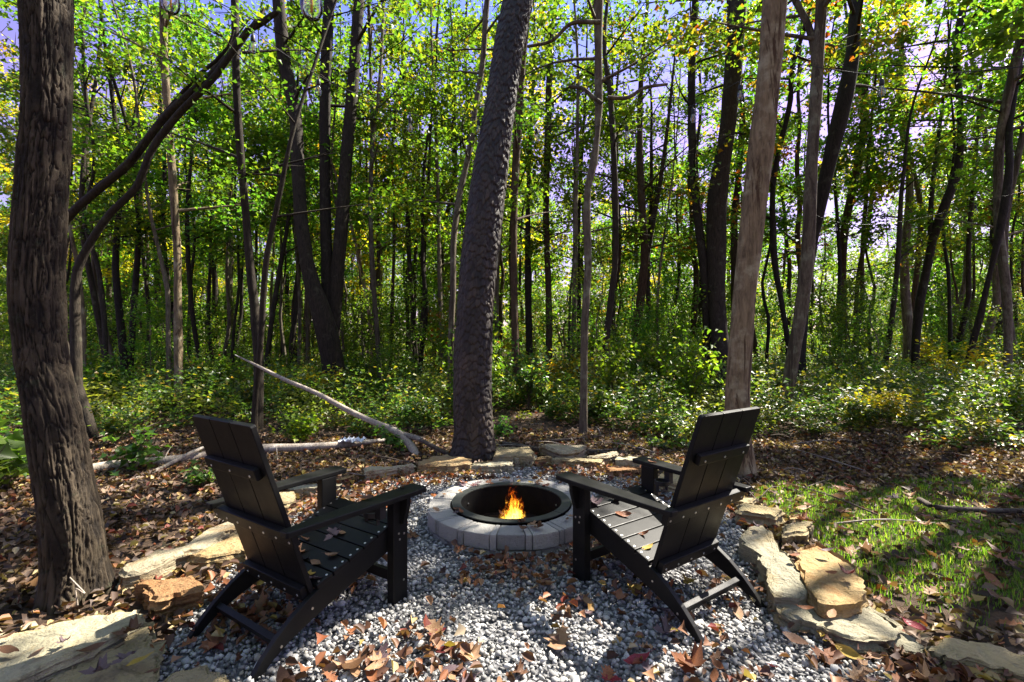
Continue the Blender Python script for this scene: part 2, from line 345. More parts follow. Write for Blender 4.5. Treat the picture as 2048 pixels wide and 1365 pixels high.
mx = t.n("ShaderNodeMixShader"); t.l(t.math('ADD', fr.outputs[0], .10), mx.inputs[0]); t.l(tp.outputs[0], mx.inputs[1]); t.l(gl.outputs[0], mx.inputs[2]); M['glass'] = t.done(mx.outputs[0])
t = NT("filament_rod"); M['filament'] = t.done(t.bsdf((.75, .38, .05), .4))
t = NT("plastic_scrap"); n = t.noise(t.coord(), 30, 3); M['scrap'] = t.done(t.bsdf(t.mix(n, (.42, .47, .53), (.72, .76, .8)), .45))
M['grass'] = leaf_mat("grass_blade", [(0, (.06, .13, .015)), (.6, (.105, .20, .02)), (1, (.24, .27, .06))], trans=.45, vary=False)
t = NT("lichen_patch"); n = t.noise(t.coord(), 60, 4); M['lichen'] = t.done(t.bsdf(t.mix(n, (.16, .13, .13), (.30, .26, .26)), .9))

# flame: glowing gas in a closed volume
t = NT("flame_gas"); v = t.coord()
sp = t.n("ShaderNodeSeparateXYZ"); t.l(v, sp.inputs[0]); z = sp.outputs[2]
warp = t.n("ShaderNodeTexNoise"); warp.inputs["Scale"].default_value = 9; warp.inputs["Detail"].default_value = 3; t.l(t.coord((1, 1, .55)), warp.inputs["Vector"])
wv = t.n("ShaderNodeVectorMath", operation='MULTIPLY_ADD'); t.l(warp.outputs[1], wv.inputs[0]); wv.inputs[1].default_value = (.22, .22, .08); wv.inputs[2].default_value = (-.11, -.11, -.04)
va = t.n("ShaderNodeVectorMath", operation='ADD'); t.l(v, va.inputs[0]); t.l(wv.outputs[0], va.inputs[1])
ws = t.n("ShaderNodeSeparateXYZ"); t.l(va.outputs[0], ws.inputs[0])
r2 = t.math('SQRT', t.math('ADD', t.math('POWER', ws.outputs[0], 2), t.math('POWER', ws.outputs[1], 2)))
rad = t.math('MULTIPLY', t.math('SUBTRACT', .31, ws.outputs[2]), .31)          # flame radius shrinks upward
core = t.math('DIVIDE', t.math('SUBTRACT', rad, r2), .035)
tong = t.noise(t.coord((1, 1, .42)), 38, 4, .62, 1.6)
dens = t.math('MULTIPLY', t.math('SUBTRACT', core, t.math('MULTIPLY', t.math('SUBTRACT', tong, .34), 8.5)), 1.0, True)
heat = t.math('MULTIPLY', dens, t.math('SUBTRACT', 1.0, t.math('MULTIPLY', z, 2.6)), True)
colr = t.ramp(heat, [(0, (1, .03, .002)), (.35, (1, .16, .006)), (.7, (1, .42, .02)), (1, (1, .75, .10))])
em = t.n("ShaderNodeEmission"); t.l(colr, em.inputs[0]); t.l(t.math('MULTIPLY', t.math('POWER', dens, 1.6), 26.0), em.inputs[1])
t.l(em.outputs[0], t.out.inputs[1]); M['flame'] = t.m

# ------------------------------------------------------------------ light gaps cut into the crowns so sun reaches these patches of the clearing
LIT = []                                                    # (x, y, rx, ry) on the ground, metres
def gap(px, py, wpx, hpx):
    a = G(px, py); LIT.append((a[0], a[1], wpx / FPX * a[1], abs(G(px, py - hpx)[1] - G(px, py + hpx)[1]) / 2))
for q in [(900, 1320, 110, 50), (1020, 1350, 120, 40), (1180, 1345, 120, 40), (1330, 1325, 150, 45), (1470, 1290, 95, 45), (1580, 1355, 90, 30), (1060, 1225, 60, 16), (730, 1335, 110, 40), (1060, 1275, 110, 26), (1400, 1345, 120, 40), (1250, 1400, 300, 40), (870, 1400, 200, 40),
          (1150, 948, 110, 9), (1010, 952, 60, 6), (905, 1000, 30, 18), (920, 1035, 24, 8), (330, 1008, 110, 10), (270, 990, 60, 8), (430, 1010, 60, 8),
          (420, 1085, 70, 20), (330, 1125, 50, 16), (700, 938, 70, 8), (170, 1290, 60, 20), (230, 1250, 60, 12), (600, 1010, 26, 8), (350, 1260, 24, 10),
          (1545, 1110, 34, 40), (1640, 1140, 48, 45), (1660, 1230, 90, 24), (1500, 1025, 30, 18), (1650, 1010, 90, 14), (1760, 1090, 70, 22), (1840, 1180, 70, 26), (1950, 1320, 90, 14), (1930, 1110, 60, 16),
          (1870, 1010, 60, 8), (1720, 1050, 110, 22), (1830, 1085, 90, 24), (1600, 985, 90, 9), (1900, 1210, 90, 26), (1760, 1150, 60, 20), (860, 940, 90, 9), (1330, 935, 90, 9), (120, 1290, 110, 34), (1220, 925, 80, 6), (430, 1130, 60, 18), (60, 975, 50, 10), (700, 1010, 26, 8), (1250, 1010, 22, 8)]:
    gap(*q)
# the right chair's seat and back catch sun too
LIT += [(.55, 2.31, .2, .2), (.34, 1.68, .22, .14)]
LIT = np.array(LIT)
def sun_keep(pos):                                          # drops crown leaves in columns along the sun direction to let light through
    g = to_ground(pos); n = len(pos)
    clearing = (np.abs(g[:, 0] + .1) < 4.2) & (g[:, 1] > .8) & (g[:, 1] < 5.6)
    nz = fbm(np.c_[g * .75, np.zeros(n)], 3, 88); fl = fbm(np.c_[g * 3.4, np.zeros(n)], 2, 55)
    high = (pos[:, 2] > CAMH + .73 * pos[:, 1]) | (np.abs(pos[:, 0]) > 1.1 * pos[:, 1])
    drop = np.where(clearing, fl > .66, (nz > np.where(high, .28, .54)) & (pos[:, 2] > 2.5))
    return ~drop
def to_ground(p): return p[:, :2] - p[:, 2:3] * (S[:2] / S[2])
def in_gap(p, pad=1.0):
    g = to_ground(p); r = np.zeros(len(p), bool)
    for x, y, rx, ry in LIT: r |= ((g[:, 0] - x) / (rx * pad + .11))**2 + ((g[:, 1] - y) / (ry * pad + .11))**2 < 1
    return r

# ------------------------------------------------------------------ ground
GRAVEL = np.array([G(*q)[:2] for q in [(300, 1365), (340, 1270), (400, 1190), (480, 1110), (600, 1006), (700, 966), (830, 950), (950, 942), (1100, 934), (1250, 940), (1330, 956), (1450, 1006), (1486, 1060), (1500, 1130), (1545, 1195), (1610, 1262), (1720, 1304), (1850, 1335), (2048, 1372)]] + [(2.6, 1.5), (2.2, .9), (-1.6, .9), (-1.45, 1.6)])
GRASS = np.array([G(*q)[:2] for q in [(1490, 985), (1560, 968), (1750, 958), (1960, 958), (2060, 985), (2120, 1100), (2120, 1290), (1980, 1262), (1850, 1262), (1740, 1190), (1640, 1085), (1560, 1030)]])
def inpoly(p, poly):
    x, y = p[:, 0], p[:, 1]; r = np.zeros(len(p), bool); n = len(poly); j = n - 1
    for i in range(n):
        xi, yi = poly[i]; xj, yj = poly[j]
        c = ((yi > y) != (yj > y)) & (x < (xj - xi) * (y - yi) / (yj - yi + 1e-12) + xi); r ^= c; j = i
    return r
PIT = np.array([-.006, 3.366])
def ground_z(p):
    p = np.asarray(p, float)[:, :2]; d = np.hypot(p[:, 0], p[:, 1] - 2.6)
    far = np.clip((d - 2.2) / 3, 0, 1)
    z = far * (fbm(np.c_[p * .35, 0 * d], 3, 4) - .5) * .28 + np.clip((d - 2.0) / 1.5, 0, 1) * (fbm(np.c_[p * 1.7, 0 * d], 3, 9) - .5) * .07
    return z
ax = np.concatenate([-np.geomspace(400, 7.0, 26), np.arange(-6.9, 7.0, .14), np.geomspace(7.0, 400, 26)])
ay = np.concatenate([[-200, -60, -20, -8, -3, -1], np.arange(-.2, 9, .14), np.geomspace(9, 900, 40)])
X, Y = np.meshgrid(ax, ay); pts = np.c_[X.ravel(), Y.ravel()]
zz = ground_z(pts); rp = np.hypot(*(pts - PIT).T); zz = np.where(rp < .46, -.35, zz)
zz = np.where(inpoly(pts, GRAVEL), np.minimum(zz, -.02), zz)
nx, ny = len(ax), len(ay); i = (np.arange(ny - 1)[:, None] * nx + np.arange(nx - 1)[None]).ravel()
obj("forest_floor", mesh_np("forest_floor", np.c_[pts, zz], np.stack([i, i + 1, i + nx + 1, i + nx], 1), [M['soil']], True), kind="structure")
# gravel bed sheet with a hole for the pit
b = MB(); c0 = PIT; K = 72; ang = np.arange(K) * 2 * np.pi / K
def ray_poly(o, a):
    d = np.array([math.cos(a), math.sin(a)]); best = 1e9
    for k in range(len(GRAVEL)):
        p, q = GRAVEL[k - 1], GRAVEL[k]; e = q - p; den = d[0] * e[1] - d[1] * e[0]
        if abs(den) < 1e-9: continue
        w = p - o; tt = (w[0] * e[1] - w[1] * e[0]) / den; u = (w[0] * d[1] - w[1] * d[0]) / den
        if tt > 0 and 0 <= u <= 1: best = min(best, tt)
    return o + d * best
inner = [(c0[0] + .47 * math.cos(a), c0[1] + .47 * math.sin(a), -.008) for a in ang]
outer = [(*ray_poly(c0, a), -.008) for a in ang]
b.add(inner + outer, [(k, K + k, K + (k + 1) % K, (k + 1) % K) for k in range(K)])
obj("gravel_bed", b.mesh("gravel_bed", [M['gravel_bed']]), kind="structure")

# gravel stones
ico_v = []; ph = (1 + 5**.5) / 2
for a in (-1, 1):
    for c in (-ph, ph): ico_v += [(0, a, c), (a, c, 0), (c, 0, a)]
ico_v = np.array(ico_v, float) / math.hypot(1, ph)
ico_f = []
for a in range(12):
    for bb in range(a + 1, 12):
        for c in range(bb + 1, 12):
            if max(np.linalg.norm(ico_v[a] - ico_v[bb]), np.linalg.norm(ico_v[bb] - ico_v[c]), np.linalg.norm(ico_v[a] - ico_v[c])) < 1.2:
                nrm = np.cross(ico_v[bb] - ico_v[a], ico_v[c] - ico_v[a]); ico_f.append((a, bb, c) if nrm @ ico_v[a] > 0 else (a, c, bb))
ico_f = np.array(ico_f)
def rot_rand(n, r):
    q = r.normal(size=(n, 4)); q /= np.linalg.norm(q, axis=1)[:, None]; w, x, y, z = q.T
    return np.stack([1 - 2 * (y*y + z*z), 2 * (x*y - z*w), 2 * (x*z + y*w), 2 * (x*y + z*w), 1 - 2 * (x*x + z*z), 2 * (y*z - x*w), 2 * (x*z - y*w), 2 * (y*z + x*w), 1 - 2 * (x*x + y*y)], 1).reshape(-1, 3, 3)
def stones(pos, size, r):
    n = len(pos); Vb = ico_v[None] * (1 + r.uniform(-.36, .30, (n, 12, 1))) * r.uniform(.55, 1.2, (n, 1, 3))
    V = np.einsum('nij,nvj->nvi', rot_rand(n, r), Vb * size[:, None, None]); V[:, :, 2] *= .82; V += pos[:, None]
    return V.reshape(-1, 3), (ico_f[None] + (np.arange(n) * 12)[:, None, None]).reshape(-1, 3)
gx = np.arange(-2.0, 2.7, .0190); gy = np.arange(1.2, 5.4, .0190); X, Y = np.meshgrid(gx, gy); p = np.c_[X.ravel(), Y.ravel()]
p += rng.uniform(-.011, .011, p.shape); p = p[inpoly(p, GRAVEL) & (np.hypot(*(p - PIT).T) > .565)]
far = np.clip((p[:, 1] - 1.6) / 3, 0, 1); p = p[rng.random(len(p)) > far * .25]
size = rng.lognormal(math.log(.0095), .36, len(p)).clip(.004, .022)
pos = np.c_[p, rng.uniform(-.006, .012, len(p))]
obj("gravel", mesh_np("gravel", *stones(pos, size, rng), [M['gravel']]), kind="stuff")
bpy.data.objects["gravel"]["label"] = "loose grey crushed stone covering the fire pit clearing"; bpy.data.objects["gravel"]["category"] = "gravel"

# ------------------------------------------------------------------ leaves
def scatter(n, x0, x1, y0, y1, r): return np.c_[r.uniform(x0, x1, n), r.uniform(y0, y1, n)]
def leaf_batch(pos, size, tipdir, up, lobed=True, fold=.25):
    n = len(pos); t = tipdir / (np.linalg.norm(tipdir, axis=1)[:, None] + 1e-9)
    s = np.cross(t, up); s /= np.linalg.norm(s, axis=1)[:, None] + 1e-9; u = np.cross(s, t)
    L = size[:, None]
    o = [(0, 0, 0), (-.5, .30, fold), (-.24, .56, fold * .5), (0, 1, 0), (.24, .56, fold * .5), (.5, .30, fold)] if lobed else [(0, 0, 0), (-.27, .28, fold * .6), (-.24, .66, fold * .55), (0, 1, 0), (.24, .66, fold * .55), (.27, .28, fold * .6)]
    V = np.stack([pos + L * (a * s + b_ * t + c * u) for a, b_, c in o], 1).reshape(-1, 3)
    k = (np.arange(n) * 6)[:, None]
    F = np.concatenate([k + np.array([[0, 1, 2, 3]]), k + np.array([[0, 3, 4, 5]])], 1).reshape(-1, 4)
    return V, F[:, ::-1]

# ------------------------------------------------------------------ trees
BOLES = []                                                 # stout boles: little foliage grows right in front of them
def clear_boles(pos):
    px = pos[:, 0] / pos[:, 1] * FPX + 1024; py = HZ - (pos[:, 2] - CAMH) / pos[:, 1] * FPX; drop = np.zeros(len(pos), bool)
    for d, tr in BOLES:
        t_ = np.array(tr, float); c = np.interp(py, t_[:, 1], t_[:, 0]); w = np.interp(py, t_[:, 1], t_[:, 2])
        drop |= (np.abs(px - c) < w * .5 + 5) & (pos[:, 1] < d) & (py > t_[0, 1]) & (py < t_[-1, 1])
    return ~drop | (rng.random(len(pos)) < .25)
def crown(path, rad, z0, z1, nl, rc, ls, r, nb=14, carve=True, lobed=True, up_el=(.28, .8), layer=.16, keep=None):
    """limbs and leaves growing from a stem path (world or local N x 3)"""
    zs = path[:, 2]; tubes = []; A = []; T = []
    order = np.argsort(zs)
    for b_ in range(nb):
        z = z0 + (z1 - z0) * ((b_ + r.random()) / nb)**.9
        st = np.array([np.interp(z, zs[order], path[order, k]) for k in range(3)]); st[2] = z
        rr = np.interp(z, zs[order], rad[order]); f = (z - z0) / (z1 - z0 + 1e-6)
        L = rc * (.55 + .6 * r.random()) * (1.0 - .55 * f**2) * (.75 + .25 * math.sin(min(1, f * 2.2) * 1.57))
        az = b_ * 2.4 + r.normal(0, .5); el = r.uniform(*up_el)
        d = np.array([math.cos(az), math.sin(az), math.tan(el)]); tt = np.linspace(0, 1, 6)[:, None]
        side = np.array([-math.sin(az), math.cos(az), 0]) * r.normal(0, .18)
        q = st + L * (tt * d * np.array([1, 1, 1 - .35]) + tt**2 * (side + np.array([0, 0, -.12 * math.tan(el)])))
        if carve and in_gap(q).mean() > .3: continue
        tubes.append(tube(q, np.linspace(min(rr * .5, .012 + .012 * L), .004, 6), 5)); A.append(q); T.append(L)
        for k in range(5):
            s_ = q[1 + k] if k < 4 else q[4]; a2 = az + r.choice([-1, 1]) * r.uniform(.5, 1.0)
            e_ = s_ + L * r.uniform(.22, .42) * np.array([math.cos(a2), math.sin(a2), r.uniform(.0, .35)])
            tubes.append(tube(np.linspace(s_, e_, 3), [.007, .005, .002], 3)); A.append(np.array([s_ + (e_ - s_) * x for x in np.linspace(0, 1, 6)])); T.append(L * .45)
    A = np.array(A); T = np.array(T); li = r.choice(len(A), nl, p=T / T.sum())
    t_ = np.sqrt(r.uniform(.08, 1.05, nl)) * 5; k = np.clip(t_.astype(int), 0, 4); fr = (t_ - k)[:, None]
    base = A[li, k] * (1 - fr) + A[li, k + 1] * fr
    sp = (T[li] * .10 + .05)[:, None]
    pos = base + np.c_[r.normal(0, 1, (nl, 2)) * sp, r.normal(-.05, layer, nl)]
    if carve: pos = pos[~in_gap(pos)]
    if carve: pos = pos[sun_keep(pos)]; pos = pos[clear_boles(pos)]
    n = len(pos); a = r.uniform(0, 6.283, n)
    tip = np.c_[np.cos(a), np.sin(a), r.normal(-.45, .35, n)]; up = np.c_[r.normal(0, .55, (n, 2)), np.ones(n)]
    lv = leaf_batch(pos, ls * r.uniform(.65, 1.25, n), tip, up, lobed)
    return join(tubes), lv

def bark_rel(V, F, path, k, scale_u, scale_v, depth, seed, mode):
    """displace a dense tube into bark plates; returns V and two point attributes"""
    n = len(path); th = np.tile(np.arange(k) / k, n); s = np.repeat(np.cumsum(np.r_[0, np.linalg.norm(np.diff(path, axis=0), axis=1)]), k)
    cx = np.repeat(path, k, 0); nrm = V - cx; nrm /= np.linalg.norm(nrm, axis=1)[:, None] + 1e-9
    u = th * scale_u; warp = (fbm(np.c_[np.cos(th * 6.283) * 2, np.sin(th * 6.283) * 2, s * 2.5], 3, seed) - .5)
    if mode:                                              # loose flakes lifting at their lower edge
        uu = np.mod(u + warp * 1.6, scale_u); vv = s * scale_v + warp * 2.0
        d1, d2, cid, dy = worley(np.c_[uu, vv], seed, True); edge = np.clip((d2 - d1) * 3.0, 0, 1)
        fine = fbm(np.c_[nrm * 9, s * 30], 3, seed + 5)
        h = edge**.5 * (.25 + .55 * cid) - np.clip(dy, -.6, .6) * .75 + .3 * fine + .35
        h = h * (.3 + 1.3 * fbm(np.c_[nrm * 1.6, s * 3.0], 3, seed + 2)) + .9 * (fbm(np.c_[nrm * 3.2, s * .9], 3, seed + 8) - .5)
    else:                                                 # furrowed plates: upright cracks with short cross breaks
        cx_, sx_ = np.cos(th * 6.283), np.sin(th * 6.283); q = np.c_[cx_, sx_, s]
        w2 = (fbm(q * [2.2, 2.2, 3.0], 3, seed + 1) - .5)[:, None]
        n1 = fbm(np.c_[cx_ * 7.5 + w2[:, 0] * 2.0, sx_ * 7.5 + w2[:, 0] * 2.0, s * 4.6], 2, seed); n1b = fbm(np.c_[cx_ * 9 + w2[:, 0] * 3, sx_ * 9 + w2[:, 0] * 3, s * 6], 2, seed + 21)
        n2 = vnoise(np.c_[cx_ * 4 + w2[:, 0] * 5, sx_ * 4, s * 22 + w2[:, 0] * 12], seed + 3); msk = fbm(q * [3, 3, 4], 2, seed + 4)
        cv = np.clip(np.abs(n1 - .5) * 17, 0, 1); cb = np.clip(np.abs(n1b - .5) * 16 + np.clip(.55 - msk, 0, 1) * 3, 0, 1); chz = np.clip(np.abs(n2 - .5) * 7 + np.clip(msk - .42, 0, 1) * 6, 0, 1)
        edge = np.minimum(np.minimum(cv, cb), chz); fine = fbm(np.c_[cx_ * 14, sx_ * 14, s * 26], 4, seed + 5)
        cid = np.clip((n1 - .5) * 4 + .5 + (fbm(q * [6, 6, 9], 3, seed + 6) - .5) * 1.6, 0, 1)
        h = edge**.7 * (.75 + .5 * cid) + .45 * fine
    return V + nrm * (h * depth)[:, None], edge, cid
def add_attr(me, name, val):
    a = me.attributes.new(name, 'FLOAT', 'POINT'); a.data.foreach_set("value", np.ascontiguousarray(val, dtype=np.float32))

def stem_path(d, tr, H, seed, n, grow=True):
    """traced (px, row, width px) from the top down -> world path bottom-up with radii, extended to the ground and up to height H"""
    r = np.random.default_rng(seed); q = np.array([np.r_[P(x, y, d), WR(x, w, d)] for x, y, w in tr])[::-1]
    g = q[0].copy(); dirb = (q[0] - q[1])[:3]; g[2] = -.12
    if q[0, 2] > .05:
        fr = min(q[0, 2] / max(1e-3, abs(dirb[2])), 1.5); g[0] = q[0, 0] + .5 * dirb[0] * fr; g[3] = q[0, 3] * 1.12; q = np.vstack([g, q])
    else: q[0, 2] = -.12
    zt = q[-1, 2]
    if grow and H > zt + .3:
        dr = (q[-1] - q[-2])[:3]; dr /= np.linalg.norm(dr); m = max(2, int((H - zt) / 1.5)); c = q[-1].copy(); r0 = q[-1, 3]
        for k in range(m):
            dr = dr * .9 + np.array([r.normal(0, .06), r.normal(0, .06), .12]); dr /= np.linalg.norm(dr)
            c = c.copy(); c[:3] += dr * (H - zt) / m; c[3] = r0 * (1 - .75 * (k + 1) / m); q = np.vstack([q, c])
    if not grow: pass
    # depth drift so that stems are not in one plane
    hgt = np.clip(q[:, 2], 0, None); amp = .02 * min(d, 12); q[:, 1] += amp * np.sin(hgt * .7 + seed) - amp * math.sin(seed)
    return resample(q, n)

def roots(V, base, axis, seed, r0):
    z = np.clip(V[:, 2], 0, None); dx = V[:, :2] - axis[:, :2]; a = np.arctan2(dx[:, 1], dx[:, 0]); w = .5 + .5 * np.cos(5 * a + seed) * .7 + .3 * np.cos(3 * a + 2.1 * seed)
    V = V.copy(); V[:, :2] += dx * (np.exp(-z / max(.05, r0 * .75)) * np.clip(w, 0, 1.2) * .30)[:, None]; return V
def tree(name, label, cat, d, tr, bark_m, leaf_m=None, H=12, seed=1, z0=None, z1=None, nl=2500, rc=2.0, ls=.085, nb=14, forks=(), group=None, detail=None, keep=None, sides=None, layer=.16):
    r = np.random.default_rng(seed)
    n = 150 if detail else 30
    q = stem_path(d, tr, H, seed, n); path, rad = q[:, :3], q[:, 3].clip(.008)
    base = np.array([path[0, 0], path[0, 1], 0.0])
    root = thing(name, label, cat, base, group)
    flare = 1 + (.02 if detail else .15) * np.exp(-np.clip(path[:, 2], 0, None) / .22) * (1 if rad[0] > .06 else .4); rad_f = rad * flare
    if detail:
        k = detail['k']; full = resample(np.c_[path, rad_f], 900); zc = detail['zc']; lo_ = full[full[:, 2] < zc]; hi_ = full[full[:, 2] >= zc]; path = np.vstack([resample(lo_, detail['n']), hi_[6::12]]); rad_f = path[:, 3]; path = path[:, :3]
        V, F = tube(path, rad_f - detail['depth'] * 1.0, k, wob=.05, seed=seed); V, e, c = bark_rel(V, F, path, k, detail['u'], detail['v'], detail['depth'], seed, detail['mode'])
        V = roots(V, base, np.repeat(path, k, 0), seed, rad_f[0]); me = mesh_np("trunk", V - base, F, [M[bark_m]], True); add_attr(me, "crack", e); add_attr(me, "plate", c)
        rad = rad_f
    else:
        k = sides or (14 if rad[0] * FPX / d > 14 else 8)
        V, F = tube(path, rad_f, k, wob=.13, seed=seed); V = roots(V, base, np.repeat(path, k, 0), seed, rad_f[0]); me = mesh_np("trunk", V - base, F, [M[bark_m]], True)
    trunk = obj("trunk", me, root)
    stems = [(path, rad)]
    for fk in forks:
        qf = np.array([np.r_[P(x, y, d), WR(x, w, d)] for x, y, w in fk])[::-1]
        dr = (qf[-1] - qf[-2])[:3]; dr /= np.linalg.norm(dr)
        if dr[2] > .6:
            e = qf[-1].copy(); e[:3] += dr * 2.5 + np.array([0, 0, .8]); e[3] *= .4; qf = np.vstack([qf, e])
        qf[1:, 1] += .12 * np.linspace(.2, 1, len(qf) - 1); qf = resample(qf, 20)
        V, F = tube(qf[:, :3], qf[:, 3].clip(.006), 10, wob=.1, seed=seed + 3); obj("stem", mesh_np("stem", V - base, F, [M[bark_m]], True), root); stems.append((qf[:, :3], qf[:, 3].clip(.006)))
    if nl:
        zt = path[-1, 2]; a = z0 if z0 is not None else max(2.2, zt * .25); b_ = z1 if z1 is not None else zt * .98
        for k, (pp, rr) in enumerate(stems):
            m = nl if len(stems) == 1 else int(nl * (.7 if k == 0 else .5)); bb = min(b_, pp[-1, 2]); aa = max(a, pp[0, 2] + .1)
            if bb - aa < .5: continue
            br, lv = crown(pp, rr, aa, bb, m, rc, ls, r, nb if k == 0 else max(5, nb // 2), keep=keep, layer=layer)
            obj("branches", mesh_np("branches", br[0] - base, br[1], [M[bark_m]], True), root, kind="stuff")
            obj("crown", mesh_np("crown", lv[0] - base, lv[1], [M[leaf_m]]), root, kind="stuff")
    return root

BOLES += [(10.9, [(558, 0, 24), (564, 110, 28), (587, 220, 27), (599, 330, 27), (614, 460, 27), (632, 558, 30), (655, 640, 44), (668, 720, 44), (674, 790, 46)]), (10.9, [(656, 0, 23), (649, 150, 24), (648, 300, 23), (650, 450, 24), (655, 560, 27), (660, 660, 32)]), (10.9, [(716, 0, 22), (701, 200, 25), (690, 330, 26), (682, 450, 28), (673, 560, 30), (664, 670, 34)]),
          (11.4, [(1473, 0, 40), (1468, 150, 36), (1452, 366, 42), (1446, 500, 42), (1443, 723, 36)]), (11, [(1713, 0, 23), (1694, 110, 29), (1668, 220, 35), (1646, 311, 30), (1630, 421, 27), (1617, 576, 22), (1600, 792, 28)]), (13.5, [(1914, 110, 15), (1903, 275, 15), (1897, 348, 19), (1877, 421, 22), (1862, 522, 19), (1831, 775, 22)]), (11, [(2042, 110, 16), (2000, 275, 16), (1974, 421, 20), (1947, 558, 11), (1928, 790, 17)])]
# --- the big individuals
tree("cherry_tree", "stout leaning tree with dark scaly bark rising behind the fire pit", "tree", 5.08,
     [(1037, 0, 60), (1016, 110, 60), (1001, 220, 60), (985, 330, 67), (970, 440, 71), (960, 520, 72), (953, 600, 72), (948, 700, 76), (946, 800, 77), (948, 870, 79), (948, 922, 88)],
     'bark_scaly', 'leaf_green', H=13, seed=3, z0=7.0, nl=1500, rc=2.6, ls=.11, detail=dict(k=170, n=560, u=34, v=14, depth=.015, mode=1, zc=5.3))
tree("maple_tree", "thick foreground trunk with cracked grey plated bark beside the stone slabs", "tree", 2.36,
     [(66, 0, 116), (70, 100, 110), (70, 200, 110), (66, 320, 112), (62, 430, 115), (62, 600, 116), (78, 734, 112), (100, 833, 120), (122, 960, 122), (140, 1060, 128), (147, 1140, 134), (150, 1200, 158)],
     'bark_plated', 'leaf_green', H=9, seed=5, z0=5.0, nl=900, rc=2.2, detail=dict(k=200, n=560, u=19, v=6.5, depth=.012, mode=0, zc=3.5))
tree("peeling_tree", "pale trunk with peeling bark strips right behind the chair with the sunlit seat", "tree", 4.5,
     [(1537, 0, 51), (1531, 110, 48), (1524, 220, 50), (1514, 330, 52), (1504, 440, 50), (1490, 613, 49), (1482, 723, 48), (1476, 815, 52), (1478, 950, 58)],
     'bark_pale', 'leaf_mixed', H=13, seed=7, z0=6.5, nl=3200, rc=3.2, ls=.12, nb=18, sides=20)
tree("forked_tree", "stout dark tree that forks into three stems above the undergrowth", "tree", 10.9,
     [(558, 0, 24), (564, 110, 28), (587, 220, 27), (599, 330, 27), (614, 460, 27), (632, 558, 30), (655, 640, 44), (668, 720, 44), (674, 790, 46)],
     'bark_dark', 'leaf_green', H=15, seed=9, z0=6, nl=3500, rc=3.0, nb=14, sides=18,
     forks=[[(656, 0, 23), (649, 150, 24), (648, 300, 23), (650, 450, 24), (655, 560, 27), (660, 660, 32)], [(716, 0, 22), (701, 200, 25), (690, 330, 26), (682, 450, 28), (673, 560, 30), (664, 670, 34)]])
tree("oak_tree", "broad dark straight trunk close behind the pale peeling trunk", "tree", 11.4,
     [(1473, 0, 40), (1468, 150, 36), (1464, 260, 34), (1452, 366, 42), (1446, 500, 42), (1442, 600, 36), (1443, 723, 36), (1442, 785, 42)], 'bark_dark', 'leaf_lime', H=16, seed=11, z0=6.2, nl=3000, rc=3.0, sides=18)
tree("leaning_tree", "dark rough trunk leaning right behind the split-bark trunk", "tree", 11.0,
     [(1713, 0, 23), (1694, 110, 29), (1668, 220, 35), (1646, 311, 30), (1630, 421, 27), (1622, 480, 24), (1617, 576, 22), (1604, 723, 25), (1600, 792, 28)], 'bark_dark', 'leaf_mixed', H=15, seed=13, z0=6.5, nl=5200, rc=3.4, ls=.13, nb=20, sides=14)
tree("split_bark_tree", "grey trunk with a long dark seam beside the dark leaning trunk", "tree", 7.9,
     [(1644, 0, 25), (1632, 110, 24), (1618, 220, 26), (1609, 293, 24), (1600, 403, 26), (1598, 480, 26), (1590, 613, 27), (1578, 723, 28), (1567, 836, 28)], 'bark_grey', 'leaf_mixed', H=13, seed=15, z0=5.6, nl=4200, rc=2.8, ls=.11, nb=18, sides=14,
     forks=[[(1598, 0, 14), (1618, 45, 15), (1628, 95, 16), (1628, 130, 16)]])
tree("crooked_tree", "slim knobbly tree with a kinked stem and short stub limb", "tree", 6.35,
     [(1202, 0, 21), (1203, 110, 15), (1204, 190, 18), (1202, 238, 10), (1193, 311, 17), (1180, 366, 14), (1177, 440, 16), (1178, 540, 15), (1170, 650, 15), (1168, 760, 15), (1166, 872, 18)], 'bark_grey', 'leaf_green', H=11, seed=17, z0=4.3, nl=1700, rc=2.0, sides=12,
     forks=[[(1140, 165, 7), (1165, 172, 8), (1188, 195, 9), (1203, 208, 9)], [(1340, 160, 6), (1290, 172, 7), (1255, 195, 8), (1215, 196, 8)], [(1055, 84, 6), (1105, 76, 7), (1140, 48, 8), (1200, 46, 9)]])
tree("bent_tree", "dark trunk with a sharp bend low down near the yellow shrubs", "tree", 13.5,
     [(1938, 0, 18), (1914, 110, 15), (1908, 183, 15), (1903, 275, 15), (1897, 348, 19), (1877, 421, 22), (1864, 480, 20), (1862, 522, 19), (1850, 613, 21), (1841, 686, 18), (1831, 775, 22)], 'bark_dark', 'leaf_lime', H=15, seed=19, z0=6.5, nl=4200, rc=3.6, ls=.13, nb=18, forks=[[(1884, 250, 8), (1874, 318, 10), (1863, 400, 11), (1860, 470, 12)]])
tree("slanting_tree", "dark trunk slanting right beside the bent trunk and yellow shrubs", "tree", 11.0,
     [(2070, 40, 15), (2042, 110, 16), (2020, 200, 16), (2000, 275, 16), (1990, 348, 17), (1974, 421, 20), (1960, 487, 16), (1947, 558, 11), (1940, 631, 16), (1931, 705, 15), (1928, 790, 17)], 'bark_dark', 'leaf_lime', H=14, seed=21, z0=5.8, nl=4800, rc=3.4, ls=.13, nb=18)
tree("ash_tree", "straight grey trunk at the clearing's far corner past the yellow shrubs", "tree", 10.6,
     [(2045, 130, 24), (2034, 256, 24), (2025, 430, 22), (2019, 600, 22), (2013, 723, 20), (2014, 790, 26)], 'bark_grey', 'leaf_green', H=15, seed=23, z0=5.6, nl=5600, rc=3.6, ls=.13, nb=20)
